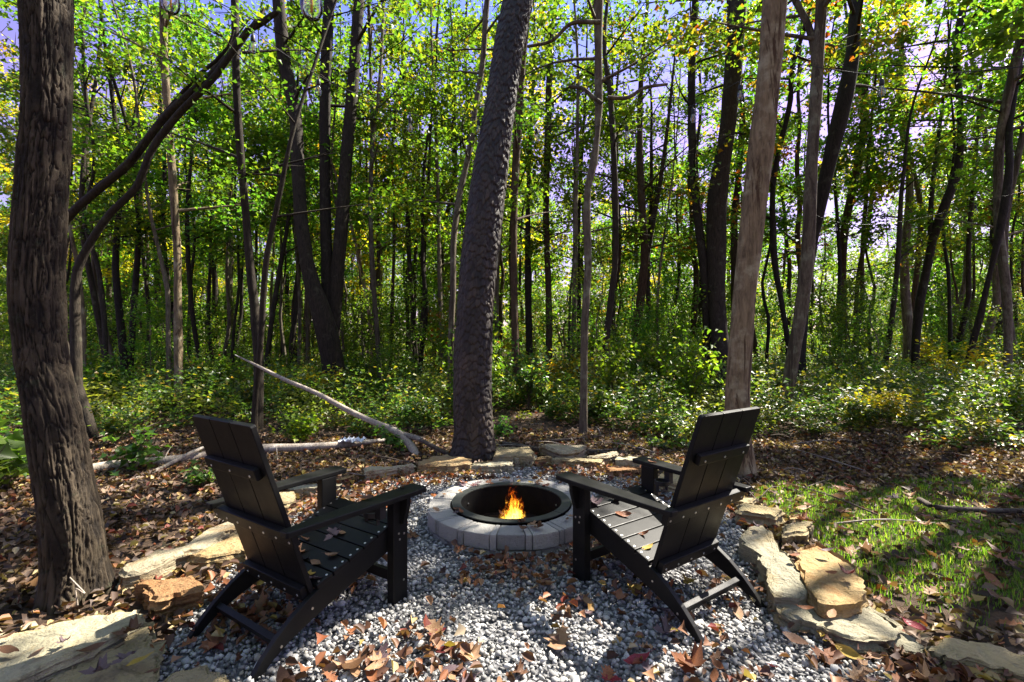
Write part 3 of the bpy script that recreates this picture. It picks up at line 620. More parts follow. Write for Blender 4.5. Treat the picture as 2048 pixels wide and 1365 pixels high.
# leaning dead stems propped on the dark tree, upper left
o = tree("storm_bent_tree", "dark stem behind the plated trunk, bent over into a long diagonal arch", "tree", 6.2,
     [(560, 30, 10), (546, 42, 13), (509, 58, 14), (476, 95, 14), (432, 150, 15), (340, 238, 16), (293, 296, 17), (262, 366, 17), (205, 421, 18), (160, 485, 20), (134, 545, 22), (132, 600, 24), (138, 680, 26), (146, 780, 27), (152, 870, 32)], 'bark_dark', None, H=0, seed=25, nl=0, sides=14)
def stick(name, label, cat, pts, rads, m, k=8, side=(), group=None, n=18):
    pts = np.array(pts, float); base = np.array([pts[0, 0], pts[0, 1], 0])
    q = resample(np.c_[pts, rads], n); root = thing(name, label, cat, base, group)
    V, F = tube(q[:, :3], q[:, 3].clip(.002), k, wob=.16, seed=len(label)); 
    V = np.vstack([V, q[0, :3], q[-1, :3]]); cap = [(len(V) - 2, (i + 1) % k, i, i) for i in range(k)] + [(len(V) - 1, (n - 1) * k + i, (n - 1) * k + (i + 1) % k, (n - 1) * k + (i + 1) % k) for i in range(k)]
    me = mesh_py("stem", V - base, [tuple(f) for f in F] + [(a, b_, c) for a, b_, c, _ in cap], [M[m]], True); obj("stem", me, root)
    for sp, sr in side:
        s = resample(np.c_[np.array(sp, float), sr], 10); V, F = tube(s[:, :3], s[:, 3], 6, wob=.15, seed=3); obj("side_branch", mesh_np("side_branch", V - base, F, [M[m]], True), root)
    return root
stick("dead_tree", "bare dead stem propped diagonally against the slim dark tree", "dead tree",
      [G(95, 900) + [0, .6, 0], P(108, 520, 6.6), P(120, 465, 6.6), P(205, 373, 6.5), P(256, 330, 6.45), P(330, 236, 6.35), P(432, 143, 6.3), P(478, 92, 6.3), P(530, 20, 6.3)], [.06, .055, .055, .052, .05, .048, .045, .04, .02], 'bark_dark',
      side=[([P(262, 322, 6.4), P(330, 230, 6.35), P(400, 150, 6.3), P(455, 100, 6.3), P(470, 60, 6.3)], [.03, .028, .026, .02, .01]), ([P(330, 236, 6.35), P(390, 190, 6.5), P(440, 120, 6.6), P(500, 40, 6.7)], [.022, .02, .018, .008])], n=40)

# --- slender traced trunks: (d, trace, bark, leaf, H, leaves, label)
SL = [
 (8.1, [(334, 20, 16), (330, 120, 17), (329, 260, 17), (331, 430, 18), (336, 520, 18), (339, 600, 18), (347, 700, 20), (354, 790, 18), (357, 830, 22)], 'bark_pale', 'leaf_green', 10, 2000, "slim sunlit silver trunk standing alone in front of the dark saplings"),
 (6.9, [(486, 0, 16), (486, 200, 16), (488, 330, 17), (492, 430, 17), (498, 560, 19), (507, 650, 22), (514, 750, 22), (512, 850, 24)], 'bark_dark', 'leaf_green', 11, 1500, "slim dark tree against which the dead stem is propped"),
 (6.6, [(590, 330, 9), (582, 366, 10), (566, 430, 11), (546, 505, 12), (534, 584, 13), (526, 664, 13), (518, 734, 13), (510, 800, 13), (508, 862, 16)], 'bark_dark', 'leaf_green', 9, 1300, "smooth grey sapling curving right beside the slim dark tree"),
 (11.5, [(740, 0, 7), (739, 90, 7), (741, 180, 7), (746, 278, 9), (748, 400, 9), (751, 480, 9), (755, 560, 10), (760, 690, 10), (761, 770, 11)], 'bark_grey', 'leaf_green', 11, 2300, "thin straight sapling splitting in two, right of the forked tree"),
 (9.0, [(971, 18, 12), (962, 128, 11), (949, 201, 12), (938, 293, 12), (923, 366, 12), (911, 440, 13), (907, 500, 13), (908, 560, 12), (904, 660, 12), (902, 790, 13)], 'bark_grey', 'leaf_lime', 11, 2200, "smooth leaning sapling tucked behind the scaly trunk"),
 (8.9, [(1050, 60, 14), (1042, 150, 15), (1036, 250, 16), (1031, 330, 16), (1028, 430, 14), (1028, 550, 14), (1029, 650, 14), (1032, 740, 14), (1033, 815, 17)], 'bark_brown', 'leaf_green', 12, 1900, "straight brown trunk just right of the scaly tree"),
 (13.0, [(1103, 85, 10), (1098, 160, 12), (1096, 250, 13), (1094, 430, 13), (1098, 540, 13), (1100, 650, 13), (1096, 770, 15)], 'bark_brown', 'leaf_lime', 13, 2400, None),
 (13.5, [(1058, 340, 8), (1056, 420, 9), (1056, 540, 13), (1058, 650, 14), (1060, 770, 15)], 'bark_dark', 'leaf_green', 12, 1500, None),
 (10.5, [(1206, 120, 9), (1214, 200, 11), (1219, 320, 12), (1224, 430, 12), (1226, 520, 12), (1219, 613, 13), (1211, 705, 14), (1213, 796, 15)], 'bark_dark', 'leaf_lime', 12, 2000, "dark curving trunk behind the kinked knobbly tree"),
 (14.0, [(1282, 150, 10), (1279, 290, 13), (1278, 430, 16), (1281, 520, 17), (1276, 590, 18), (1270, 650, 17), (1269, 760, 18)], 'bark_brown', 'leaf_mixed', 13, 2600, "V-forked brown trunk between the kinked tree and the oak"),
 (12.0, [(1386, 0, 14), (1387, 110, 15), (1391, 256, 18), (1395, 430, 19), (1400, 520, 18), (1405, 613, 18), (1409, 700, 20), (1410, 780, 24)], 'bark_dark', 'leaf_lime', 13, 2400, "dark upright trunk left of the broad oak"),
 (12.0, [(1603, 73, 11), (1588, 128, 12), (1590, 201, 12), (1577, 275, 12), (1566, 348, 12), (1562, 440, 14), (1560, 520, 14), (1566, 600, 12), (1575, 690, 12), (1578, 760, 13)], 'bark_dark', 'leaf_rust', 12, 1500, "thin wavy dark trunk between the peeling and split-bark trunks"),
 (15.0, [(1738, 60, 10), (1728, 183, 16), (1726, 256, 17), (1719, 330, 19), (1706, 458, 18), (1699, 613, 19), (1691, 741, 20)], 'bark_brown', 'leaf_mixed', 13, 2600, "brown trunk forking high above the green thicket past the leaning trunk"),
 (17.0, [(1736, 200, 8), (1738, 330, 9), (1733, 430, 10), (1724, 560, 10), (1718, 712, 11)], 'bark_dark', 'leaf_lime', 13, 1800, None),
 (18.0, [(1806, 180, 8), (1814, 300, 10), (1822, 430, 12), (1821, 560, 13), (1818, 700, 13)], 'bark_brown', 'leaf_mixed', 13, 1800, None),
 (19.0, [(1935, 330, 8), (1922, 400, 9), (1913, 480, 10), (1908, 560, 11), (1893, 668, 12)], 'bark_grey', 'leaf_green', 13, 1800, None),
 (13.0, [(1815, 330, 8), (1800, 400, 10), (1788, 470, 11), (1775, 560, 11), (1766, 686, 12), (1763, 770, 13)], 'bark_dark', 'leaf_green', 11, 1800, None),
 (17.5, [(2010, 400, 13), (2003, 500, 15), (1998, 620, 16), (1996, 720, 17)], 'bark_dark', 'leaf_lime', 13, 1500, None),
 (12.0, [(2062, 300, 16), (2050, 430, 16), (2040, 560, 16), (2034, 760, 18)], 'bark_grey', 'leaf_lime', 12, 1800, None),
 (10.0, [(178, 60, 7), (180, 180, 8), (182, 330, 8), (150, 441, 9), (172, 521, 11), (187, 613, 12), (200, 705, 12), (212, 790, 14)], 'bark_dark', 'leaf_green', 10, 2200, None),
 (10.0, [(147, 420, 8), (157, 540, 10), (161, 650, 10), (163, 780, 11)], 'bark_pale', 'leaf_green', 9, 1500, None),
 (11.0, [(205, 40, 8), (204, 180, 8), (200, 330, 10), (198, 467, 12), (205, 576, 13), (212, 686, 14), (220, 780, 15)], 'bark_dark', 'leaf_lime', 11, 2300, None),
 (12.0, [(208, 480, 8), (214, 558, 9), (227, 650, 10), (236, 770, 11)], 'bark_grey', 'leaf_green', 10, 1500, None),
 (11.0, [(224, 350, 12), (227, 430, 13), (234, 540, 15), (245, 613, 17), (253, 686, 18), (254, 782, 20)], 'bark_dark', 'leaf_green', 11, 1800, "darkest straight trunk of the sapling cluster beside the plated tree"),
 (11.3, [(247, 380, 11), (249, 430, 12), (253, 540, 14), (258, 650, 14), (260, 775, 14)], 'bark_dark', 'leaf_green', 11, 1500, None),
 (10.0, [(270, 150, 6), (273, 293, 7), (282, 430, 8), (300, 514, 10), (315, 576, 11), (322, 650, 11), (330, 723, 11), (336, 790, 12)], 'bark_grey', 'leaf_lime', 10, 2200, None),
 (13.0, [(285, 380, 7), (287, 503, 8), (289, 650, 9), (290, 765, 10)], 'bark_dark', 'leaf_green', 11, 1500, None),
 (13.5, [(351, 350, 8), (350, 480, 9), (352, 600, 9), (356, 760, 10)], 'bark_dark', 'leaf_green', 11, 1600, None),
 (12.0, [(390, 230, 6), (392, 330, 7), (394, 430, 9), (399, 521, 10), (401, 650, 10), (407, 765, 11)], 'bark_dark', 'leaf_lime', 10, 2400, None),
 (15.0, [(424, 560, 7), (425, 650, 8), (428, 755, 9)], 'bark_dark', 'leaf_green', 11, 1600, None),
 (12.0, [(560, 440, 9), (549, 540, 11), (542, 631, 11), (534, 740, 12)], 'bark_dark', 'leaf_green', 10, 1500, None),
 (15.0, [(576, 400, 7), (582, 503, 8), (586, 595, 8), (577, 720, 9)], 'bark_dark', 'leaf_lime', 11, 1600, None),
 (13.0, [(590, 470, 6), (592, 588, 8), (595, 760, 9)], 'bark_grey', 'leaf_green', 10, 1300, None),
 (14.0, [(622, 470, 7), (619, 570, 9), (615, 741, 10)], 'bark_grey', 'leaf_green', 11, 1300, None),
 (14.5, [(808, 200, 6), (816, 366, 7), (820, 430, 9), (826, 540, 9), (831, 668, 10), (834, 750, 10)], 'bark_dark', 'leaf_mixed', 12, 2200, None),
 (17.0, [(836, 330, 6), (833, 430, 7), (832, 600, 8), (830, 735, 8)], 'bark_dark', 'leaf_lime', 12, 1600, None),
 (13.0, [(867, 176, 6), (869, 300, 7), (873, 430, 8), (876, 520, 9), (882, 640, 9), (886, 770, 10)], 'bark_grey', 'leaf_lime', 12, 2200, None),
 (15.0, [(908, 150, 8), (908, 260, 10), (906, 370, 10), (886, 440, 9), (880, 560, 9), (880, 740, 10)], 'bark_dark', 'leaf_green', 12, 1800, None),
 (12.5, [(704, 470, 6), (716, 540, 8), (727, 595, 9), (736, 650, 9), (743, 716, 10), (746, 770, 10)], 'bark_pale', 'leaf_green', 10, 1400, None),
 (16.0, [(726, 330, 6), (725, 430, 7), (724, 600, 7), (726, 740, 8)], 'bark_grey', 'leaf_green', 12, 1500, None),
 (14.0, [(1000, 480, 7), (995, 558, 9), (994, 660, 9), (996, 760, 10)], 'bark_grey', 'leaf_green', 11, 1300, None),
 (12.0, [(1156, 120, 6), (1156, 256, 7), (1150, 400, 9), (1147, 540, 10), (1145, 650, 10), (1142, 770, 11)], 'bark_grey', 'leaf_green', 12, 2000, None),
 (15.0, [(1165, 330, 7), (1160, 430, 8), (1158, 560, 9), (1158, 735, 10)], 'bark_dark', 'leaf_green', 12, 1500, None),
 (14.5, [(1310, 430, 9), (1303, 540, 10), (1302, 640, 11), (1302, 762, 12)], 'bark_dark', 'leaf_mixed', 11, 1500, None),
 (12.0, [(1340, 430, 4), (1332, 500, 5), (1324, 588, 6), (1318, 770, 6)], 'bark_grey', 'leaf_mixed', 9, 1300, None),
]
for i, (d, tr, bm_, lm, H, nl, lab) in enumerate(SL):
    left = tr[-1][0] < 900
    g = None
    if lab is None:
        if tr[-1][0] < 470: lab, g = "slender sapling trunk in the dense cluster beside the plated tree", "saplings beside the plated tree"
        elif tr[-1][0] < 640: lab, g = "thin sapling trunk between the propped-up slim tree and the forked tree", "saplings before the forked tree"
        elif tr[-1][0] < 1000: lab, g = "thin sapling trunk between the forked tree and the scaly tree", "saplings between forked and scaly trees"
        elif tr[-1][0] < 1400: lab, g = "slim trunk between the scaly tree and the broad oak", "slim trunks between scaly tree and oak"
        else: lab, g = "slim trunk beyond the yellow shrubs, past the dark leaning tree", "slim trunks past the leaning tree"
    w0 = tr[-1][2] / FPX * d
    fk = []
    if i == 3: fk = [[(766, 0, 7), (763, 90, 7), (756, 200, 7), (747, 280, 8)]]
    if i == 9: fk = [[(1332, 290, 8), (1322, 360, 9), (1309, 430, 11), (1296, 500, 12), (1284, 560, 13)]]
    if i == 12: fk = [[(1705, 90, 8), (1711, 128, 9), (1717, 160, 11), (1727, 195, 12)]]
    tree("sapling" if w0 < .14 else "forest_tree", lab, "tree", d, tr, bm_, lm, H=H, seed=100 + i, z0=2.4 + .06 * d, nl=int(nl * (1.6 if d < 9 else 1.3)), rc=2.0 if d < 12 else 2.3, ls=.072 if d < 9 else (.092 if d < 12 else .115), nb=12, group=g, forks=fk)

# --- fill trees: eight built once, then copied
def fill_variant(seed, H, z0, nl, rc, ls, rb, nb=13, dead=False):
    r = np.random.default_rng(seed); n = 12; z = np.linspace(-.1, H, n); path = np.c_[np.cumsum(r.normal(0, .09, n)), np.cumsum(r.normal(0, .09, n)), z]; path[:, :2] -= path[0, :2]
    rad = rb * (1 - .8 * (np.clip(z, 0, None) / H)); tk = tube(resample(path, 22), np.interp(np.linspace(0, 1, 22), np.linspace(0, 1, n), rad), 7, wob=.12, seed=seed)
    br, lv = crown(path, rad, z0, H * .97, nl, rc, ls, r, nb, carve=False)
    return mesh_np("trunk", *tk, [M['bark_dark']], True), mesh_np("branches", *br, [M['bark_dark']], True), mesh_np("crown", *lv, [M['leaf_green']])
TALL = [fill_variant(300 + k, 11 + k * .8, 2.6 + .5 * (k % 3), 2900, 2.4, .12, .10 + .012 * k) for k in range(6)]
POLE = [fill_variant(360 + k, 10 + .7 * k, 3.6 + .4 * (k % 3), 1500, 1.7, .12, .045 + .008 * k, 9) for k in range(5)]
YOUNG = [fill_variant(330 + k, 2.6 + .45 * k, .35, 1500, 1.05, .085, .02 + .002 * k, 12) for k in range(6)]
r = np.random.default_rng(77)
def fronts(x, d, rad):                                      # would this plant stand right before a stout bole?
    px = x / d * FPX + 1024
    return any(d < b_ and abs(px - t_[-1][0]) < t_[-1][2] / 2 + rad / d * FPX for b_, t_ in BOLES)
def place(var, x, y, rz, sc, lm, bm_, name, label, cat, group):
    root = thing(name, label, cat, (x, y, 0), group, rz); root.scale = (sc, sc, sc)
    for nm, me, mt in (("trunk", var[0], bm_), ("branches", var[1], bm_), ("crown", var[2], lm)):
        o = bpy.data.objects.new(nm, me); COL.objects.link(o); o.parent = root; o.material_slots[0].link = 'OBJECT'; o.material_slots[0].material = M[mt]
        if nm != "trunk": o["kind"] = "stuff"
    return root
REG = [(300, "behind the plated trunk"), (560, "behind the slim dark tree"), (780, "behind the forked tree"), (1000, "behind the scaly tree"), (1240, "behind the kinked knobbly tree"), (1420, "left of the broad oak"), (1560, "behind the pale peeling trunk"), (1720, "behind the leaning trunk"), (1880, "behind the bent trunk"), (9999, "past the slanting trunk")]
def region(x, d):
    px = x / d * FPX + 1024
    return next(t_ for lim, t_ in REG if px < lim)
LC = {'leaf_green': "green", 'leaf_lime': "light green", 'leaf_mixed': "green and orange", 'leaf_gold': "yellow", 'leaf_rust': "rusty", 'herb': "green"}
def wood_label(kind, k, lm, x, d):
    b_ = ["dark-barked", "dark-barked", "grey-barked", "brown-barked"][k % 4]; far = "far " if d > 28 else ""
    lab = f"{b_} {kind} with {LC[lm]} leaves {far}{region(x, d)}"
    return lab, "tree", f"{kind}s {far}{region(x, d)}"
LM = ['leaf_green', 'leaf_green', 'leaf_lime', 'leaf_lime', 'leaf_mixed', 'leaf_green', 'leaf_green', 'leaf_lime', 'leaf_green', 'leaf_gold']
pts_ = []
for k in range(170):
    for _ in range(30):
        d = r.uniform(15, 42) if k < 130 else r.uniform(42, 62); x = r.uniform(-1.18, 1.18) * d
        if all((x - a)**2 + (d - b_)**2 > (1.3 + .03 * d)**2 for a, b_ in pts_): break
    pts_.append((x, d)); px = x / d * FPX + 1024
    # thinner canopy where the sky shows through, middle to right
    if 1060 < px < 1880 and r.random() < (.62 if px > 1520 else .36): continue
    place(TALL[k % 6], x, d, r.uniform(0, 6.28), r.uniform(.8, 1.15) * (1.0 if d < 42 else 1.15) * (.78 if 1080 < px < 1860 and d > 22 else 1.0), (lm := LM[r.integers(0, len(LM))]), ['bark_dark', 'bark_dark', 'bark_grey', 'bark_brown'][k % 4], "woodland_tree", *wood_label("woodland tree", k, lm, x, d))
for k in range(190):
    d = 12 + 20 * r.random()**.8; x = r.uniform(-1.12, 1.12) * d; lm = LM[r.integers(0, len(LM))]
    if 1060 < x / d * FPX + 1024 < 1880 and r.random() < .45: continue
    place(POLE[k % 5], x, d, r.uniform(0, 6.28), r.uniform(.85, 1.15), lm, ['bark_dark', 'bark_dark', 'bark_grey', 'bark_brown'][k % 4], "pole_tree", *wood_label("thin straight tree", k, lm, x, d))
for k in range(105):
    d = r.uniform(8.5, 25); x = r.uniform(-1.12, 1.12) * d
    lm = LM[r.integers(0, len(LM) - 1)]
    if (abs(x) < .5 and d < 8) or fronts(x, d, .8): continue
    place(YOUNG[k % 6], x, d, r.uniform(0, 6.28), r.uniform(.35, 1.0), lm, 'bark_grey', "young_tree", f"young leafy {LC[lm]} tree in the understory {'far ' if d > 22 else ''}{region(x, d)}", "young tree", f"young trees {'far ' if d > 22 else ''}{region(x, d)}")
n = 42000; d = np.sqrt(r.uniform(44**2, 80**2, n)); x = r.uniform(-1.2, 1.2, n) * d; top = 6 + 13 * fbm(np.c_[x * .12, d * .12, 0 * d], 3, 91); z = r.uniform(0, 1, n)**1.2 * top
n2_ = 18000; d2_ = r.uniform(22, 44, n2_); x2_ = r.uniform(-1.2, 1.2, n2_) * d2_; z2_ = r.random(n2_)**1.3 * (.6 + 4.2 * fbm(np.c_[x2_ * .3, d2_ * .3, 0 * d2_], 3, 93)); d = np.r_[d, d2_]; x = np.r_[x, x2_]; z = np.r_[z, z2_]; n += n2_
a = r.uniform(0, 6.283, n); lv = leaf_batch(np.c_[x, d, z], np.where(d < 44, .45, 1) * r.uniform(.35, .75, n), np.c_[np.cos(a), np.sin(a), r.normal(-.2, .4, n)], np.c_[r.normal(0, .7, (n, 2)), np.ones(n)])
o = obj("far_wood", mesh_np("far_wood", *lv, [M['leaf_lime']]), kind="stuff"); tag(o, "mass of far foliage closing off the wood behind all the trunks", "foliage")
for k in range(90):
    d = r.uniform(20, 44); x = r.uniform(-1.15, 1.15) * d; lm = LM[r.integers(0, len(LM))]
    place(YOUNG[k % 6], x, d, r.uniform(0, 6.28), r.uniform(1.1, 1.9), lm, 'bark_grey', "young_tree", f"young leafy {LC[lm]} tree in the understory {'far ' if d > 22 else ''}{region(x, d)}", "young tree", f"young trees {'far ' if d > 22 else ''}{region(x, d)}")
for k in range(26):                                        # unseen trees added behind the camera to block sky light
    x = r.uniform(-14, 13); y = r.uniform(-15, -3.5)
    place(TALL[k % 6], x, y, r.uniform(0, 6.28), r.uniform(.9, 1.2), LM[k % 4], 'bark_dark', "woodland_tree", "unseen leafy tree added behind the camera to block sky light", "tree", "added trees behind the viewpoint")
# unseen trees added on the sun side, crowns shaped to shade the clearing
def added_shade_tree(name, label, x, y, H, seed, nl, rc):
    rr = np.random.default_rng(seed); z = np.linspace(-.1, H, 14); path = np.c_[x + np.cumsum(rr.normal(0, .05, 14)), y + np.cumsum(rr.normal(0, .05, 14)), z]; rad = .17 * (1 - .8 * np.clip(z, 0, None) / H)
    root = thing(name, label, "tree", (x, y, 0), "shade trees at the clearing's sunny side"); base = np.array([x, y, 0])
    V, F = tube(path, rad, 12, wob=.1, seed=seed); obj("trunk", mesh_np("trunk", V - base, F, [M['bark_dark']], True), root)
    br, lv = crown(path, rad, H * .60, H, nl, rc, .15, rr, 22)
    obj("branches", mesh_np("branches", br[0] - base, br[1], [M['bark_dark']], True), root, kind="stuff"); obj("crown", mesh_np("crown", lv[0] - base, lv[1], [M['leaf_green']]), root, kind="stuff")
for k, (x, y, hh_) in enumerate([(6.9, 5.9, 9.5), (5.7, 4.6, 9.0), (8.6, 7.4, 10.5), (7.4, 4.4, 11.0), (9.6, 6.2, 12.5)]):
    added_shade_tree("added_shade_tree", "unseen tall tree added so its high crown shades the clearing", x, y, hh_, 500 + k, 6500, 3.3)

# ------------------------------------------------------------------ undergrowth
def herb_patch(p, r, h0, h1, s0, s1):
    n = len(p); a = r.uniform(0, 6.283, n); tip = np.c_[np.cos(a), np.sin(a), r.normal(-.1, .3, n)]; up = np.c_[r.normal(0, .4, (n, 2)), np.ones(n)]
    z = ground_z(p) + r.uniform(h0, h1, n)
    return leaf_batch(np.c_[p, z], r.uniform(s0, s1, n), tip, up, True, .2)
n = 165000; d = 4.8 + 16 * r.random(n)**1.35; p = np.c_[r.uniform(-1.15, 1.15, n) * d, d]
cover = .62 * fbm(np.c_[p * .55, 0 * d], 3, 61) + .38 * fbm(np.c_[p * 2.1, 0 * d], 2, 62) + np.clip((d - 6.5) / 12, -.04, .16)
px_ = p[:, 0] / p[:, 1]
bare = (d < 5.5) & (np.abs(px_) < .6)
m = (cover > .515) & ~bare & (r.random(n) < np.where(d < 6.2, .5, 1)); p = p[m]; cv = cover[m] - .5
hh = np.clip(cv * 3.0, .03, .6) * (.5 + r.random(len(p)))
a = r.uniform(0, 6.283, len(p)); lv = leaf_batch(np.c_[p, ground_z(p) + .02 + hh * r.random(len(p))**.5], r.uniform(.035, .078, len(p)) * (1 + p[:, 1] / 40), np.c_[np.cos(a), np.sin(a), r.normal(-.15, .3, len(p))], np.c_[r.normal(0, .45, (len(p), 2)), np.ones(len(p))])
o = obj("ground_cover", mesh_np("ground_cover", *lv, [M['herb']]), kind="stuff"); tag(o, "low leafy green plants covering the forest floor behind the clearing", "ground cover")

def shrub_variant(seed, H, W, nl, ls, lobed=True, stems=7):
    rr = np.random.default_rng(seed); tb = []; A = []
    for k in range(stems):
        az = rr.uniform(0, 6.28); R_ = W * rr.uniform(.3, 1); e = np.array([math.cos(az) * R_, math.sin(az) * R_, H * rr.uniform(.6, 1.05)])
        t_ = np.linspace(0, 1, 7)[:, None]; q = np.c_[t_ * e[:2] * (t_**.6), t_ * e[2] * (1.25 - .25 * t_)]; q[0, 2] = -.03; tb.append(tube(q, np.linspace(.009, .003, 7), 5)); A.append(q)
        for j in range(3):
            s_ = q[2 + j]; e2 = s_ + np.array([rr.normal(0, .3), rr.normal(0, .3), rr.uniform(-.02, .2)]) * W; tb.append(tube(np.linspace(s_, e2, 3), [.004, .003, .001], 3)); A.append(np.linspace(s_, e2, 7))
    A = np.array(A); li = rr.integers(0, len(A), nl); k = rr.integers(2, 7, nl); pos = A[li, k] + rr.normal(0, .055 * W + .02, (nl, 3)); pos[:, 2] = np.abs(pos[:, 2]) + .02
    a = rr.uniform(0, 6.283, nl); lv = leaf_batch(pos, ls * rr.uniform(.6, 1.3, nl), np.c_[np.cos(a), np.sin(a), rr.normal(-.3, .3, nl)], np.c_[rr.normal(0, .5, (nl, 2)), np.ones(nl)], lobed)
    V, F = join(tb); return mesh_np("stems", V, F, [M['bark_grey']], True), mesh_np("foliage", *lv, [M['herb']])
SH = [shrub_variant(400 + k, .55 + .12 * k, .5 + .06 * k, 520 + 60 * k, .075, k % 2 == 0) for k in range(6)]
BROAD = [shrub_variant(430 + k, .5 + .1 * k, .42, 90, .125, True, 6) for k in range(2)]
def shrub(var, x, y, sc, m, label, group=None, name="shrub", zs=1.0):
    root = thing(name, label, "shrub", (x, y, float(ground_z(np.array([[x, y]]))[0]) - .01), group, r.uniform(0, 6.28)); root.scale = (sc, sc, sc * zs)
    for nm, me, mt in (("stems", var[0], 'bark_grey'), ("foliage", var[1], m)):
        o = bpy.data.objects.new(nm, me); COL.objects.link(o); o.parent = root; o.material_slots[0].link = 'OBJECT'; o.material_slots[0].material = M[mt]; o["kind"] = "stuff"
for k, (px, py, sc) in enumerate([(600, 815, 1.1), (560, 800, .9), (650, 800, .9), (1120, 790, 1.0), (1180, 800, 1.1), (1230, 790, 1.0), (1280, 800, 1.0), (1090, 810, .8), (1900, 760, 1.6), (1850, 755, 1.5), (1960, 770, 1.5), (1930, 800, 1.1), (2000, 790, 1.2), (1780, 850, .8), (1720, 850, .7), (1340, 800, .9)]):
    g = G(px, py)
    lab = "golden yellow shrub by the foot of the forked tree" if px < 700 else ("yellow-leaved shrub in the undergrowth right of the scaly tree" if px < 1400 else "golden yellow shrub among the dark trunks past the leaning tree")
    shrub(SH[k % 6], g[0], g[1], sc, 'leaf_gold' if k % 5 else 'leaf_lime', lab, "yellow shrubs, " + lab.split()[-2])
for k in range(100):
    d = r.uniform(5.4, 17); x = r.uniform(-1.1, 1.1) * d
    if d < 6.2 and abs(x) < 2.5: d += 1
    if d > 7 and fronts(x, d, .3): continue
    shrub(SH[k % 6], x, d, r.uniform(.3, .8), 'herb' if k % 6 else 'leaf_lime', f"low {'green' if k % 6 else 'light green'} shrub in the undergrowth {'far ' if d > 11 else ''}{region(x, d)}", f"low shrubs {'far ' if d > 11 else ''}{region(x, d)}")
for k in range(60):                                        # taller brush that breaks the skyline of the undergrowth
    d = r.uniform(6.4, 14); x = r.uniform(-1.1, 1.1) * d
    if fronts(x, d, .3) or (abs(x) < 1.2 and d < 7): continue
    m_ = ['herb', 'leaf_lime', 'herb', 'leaf_green', 'leaf_lime'][k % 5]
    shrub(SH[k % 6], x, d, r.uniform(.5, 1.1), m_, f"tall {LC[m_]} brush rising from the undergrowth {'far ' if d > 11 else ''}{region(x, d)}", f"tall brush {'far ' if d > 11 else ''}{region(x, d)}", "brush", r.uniform(1.0, 1.6))
for (px, py, sc, v_) in [(15, 985, 1.0, 0), (40, 955, .8, 1), (-40, 1010, 1.0, 1), (-20, 930, 1.1, 0)]:
    g = G(px, py); shrub(BROAD[v_], g[0], g[1], sc, 'herb_pale', "broad-leaved bright green plant at the foot of the plated trunk", "broad-leaved plants by the plated trunk", "broad_leaf_plant")
for (px, py, sc, lab) in [(262, 950, .75, "small maple seedling with broad leaves by the pale fallen log"), (405, 985, .45, "tiny sprig with pale leaves right behind the shaded chair's backrest"), (1190, 850, .9, "leafy seedling at the foot of the kinked knobbly tree"), (790, 905, .6, "small leafy plant beside the broken end of the pale branch"), (1000, 880, .5, "little plant tucked against the foot of the scaly tree")]:
    g = G(px, py); shrub(BROAD[0], g[0], g[1], sc, 'herb_pale', lab, None, "seedling")

# grass on the right
n = 90000; p = scatter(n, 1.2, 6.0, 1.6, 4.9, rng); p = p[inpoly(p, GRASS)]
dn = fbm(np.c_[p * 1.9, 0 * p[:, 0]], 3, 71); p = p[dn + rng.normal(0, .06, len(p)) > .455]; n = len(p)
a = rng.uniform(0, 6.283, n); h = rng.uniform(.02, .06, n); lean = rng.uniform(.1, .8, n) * h; b0 = np.c_[p, ground_z(p) - .004]; w = .0022
s_ = np.c_[-np.sin(a), np.cos(a), 0 * a] * w; f_ = np.c_[np.cos(a), np.sin(a), 0 * a]
V = np.stack([b0 - s_, b0 + s_, b0 + f_ * (lean * .35)[:, None] + np.c_[0 * h, 0 * h, h * .65] + s_ * .8, b0 + f_ * (lean * .35)[:, None] + np.c_[0 * h, 0 * h, h * .65] - s_ * .8, b0 + f_ * lean[:, None] + np.c_[0 * h, 0 * h, h]], 1).reshape(-1, 3)
k = (np.arange(n) * 5)[:, None]; F = np.concatenate([k + [[0, 1, 2]], k + [[0, 2, 3]], k + [[3, 2, 4]]], 1).reshape(-1, 3)
o = obj("grass", mesh_np("grass", V, F, [M['grass']]), kind="stuff"); tag(o, "short bright green grass growing through fallen leaves beside the stone edge", "grass")

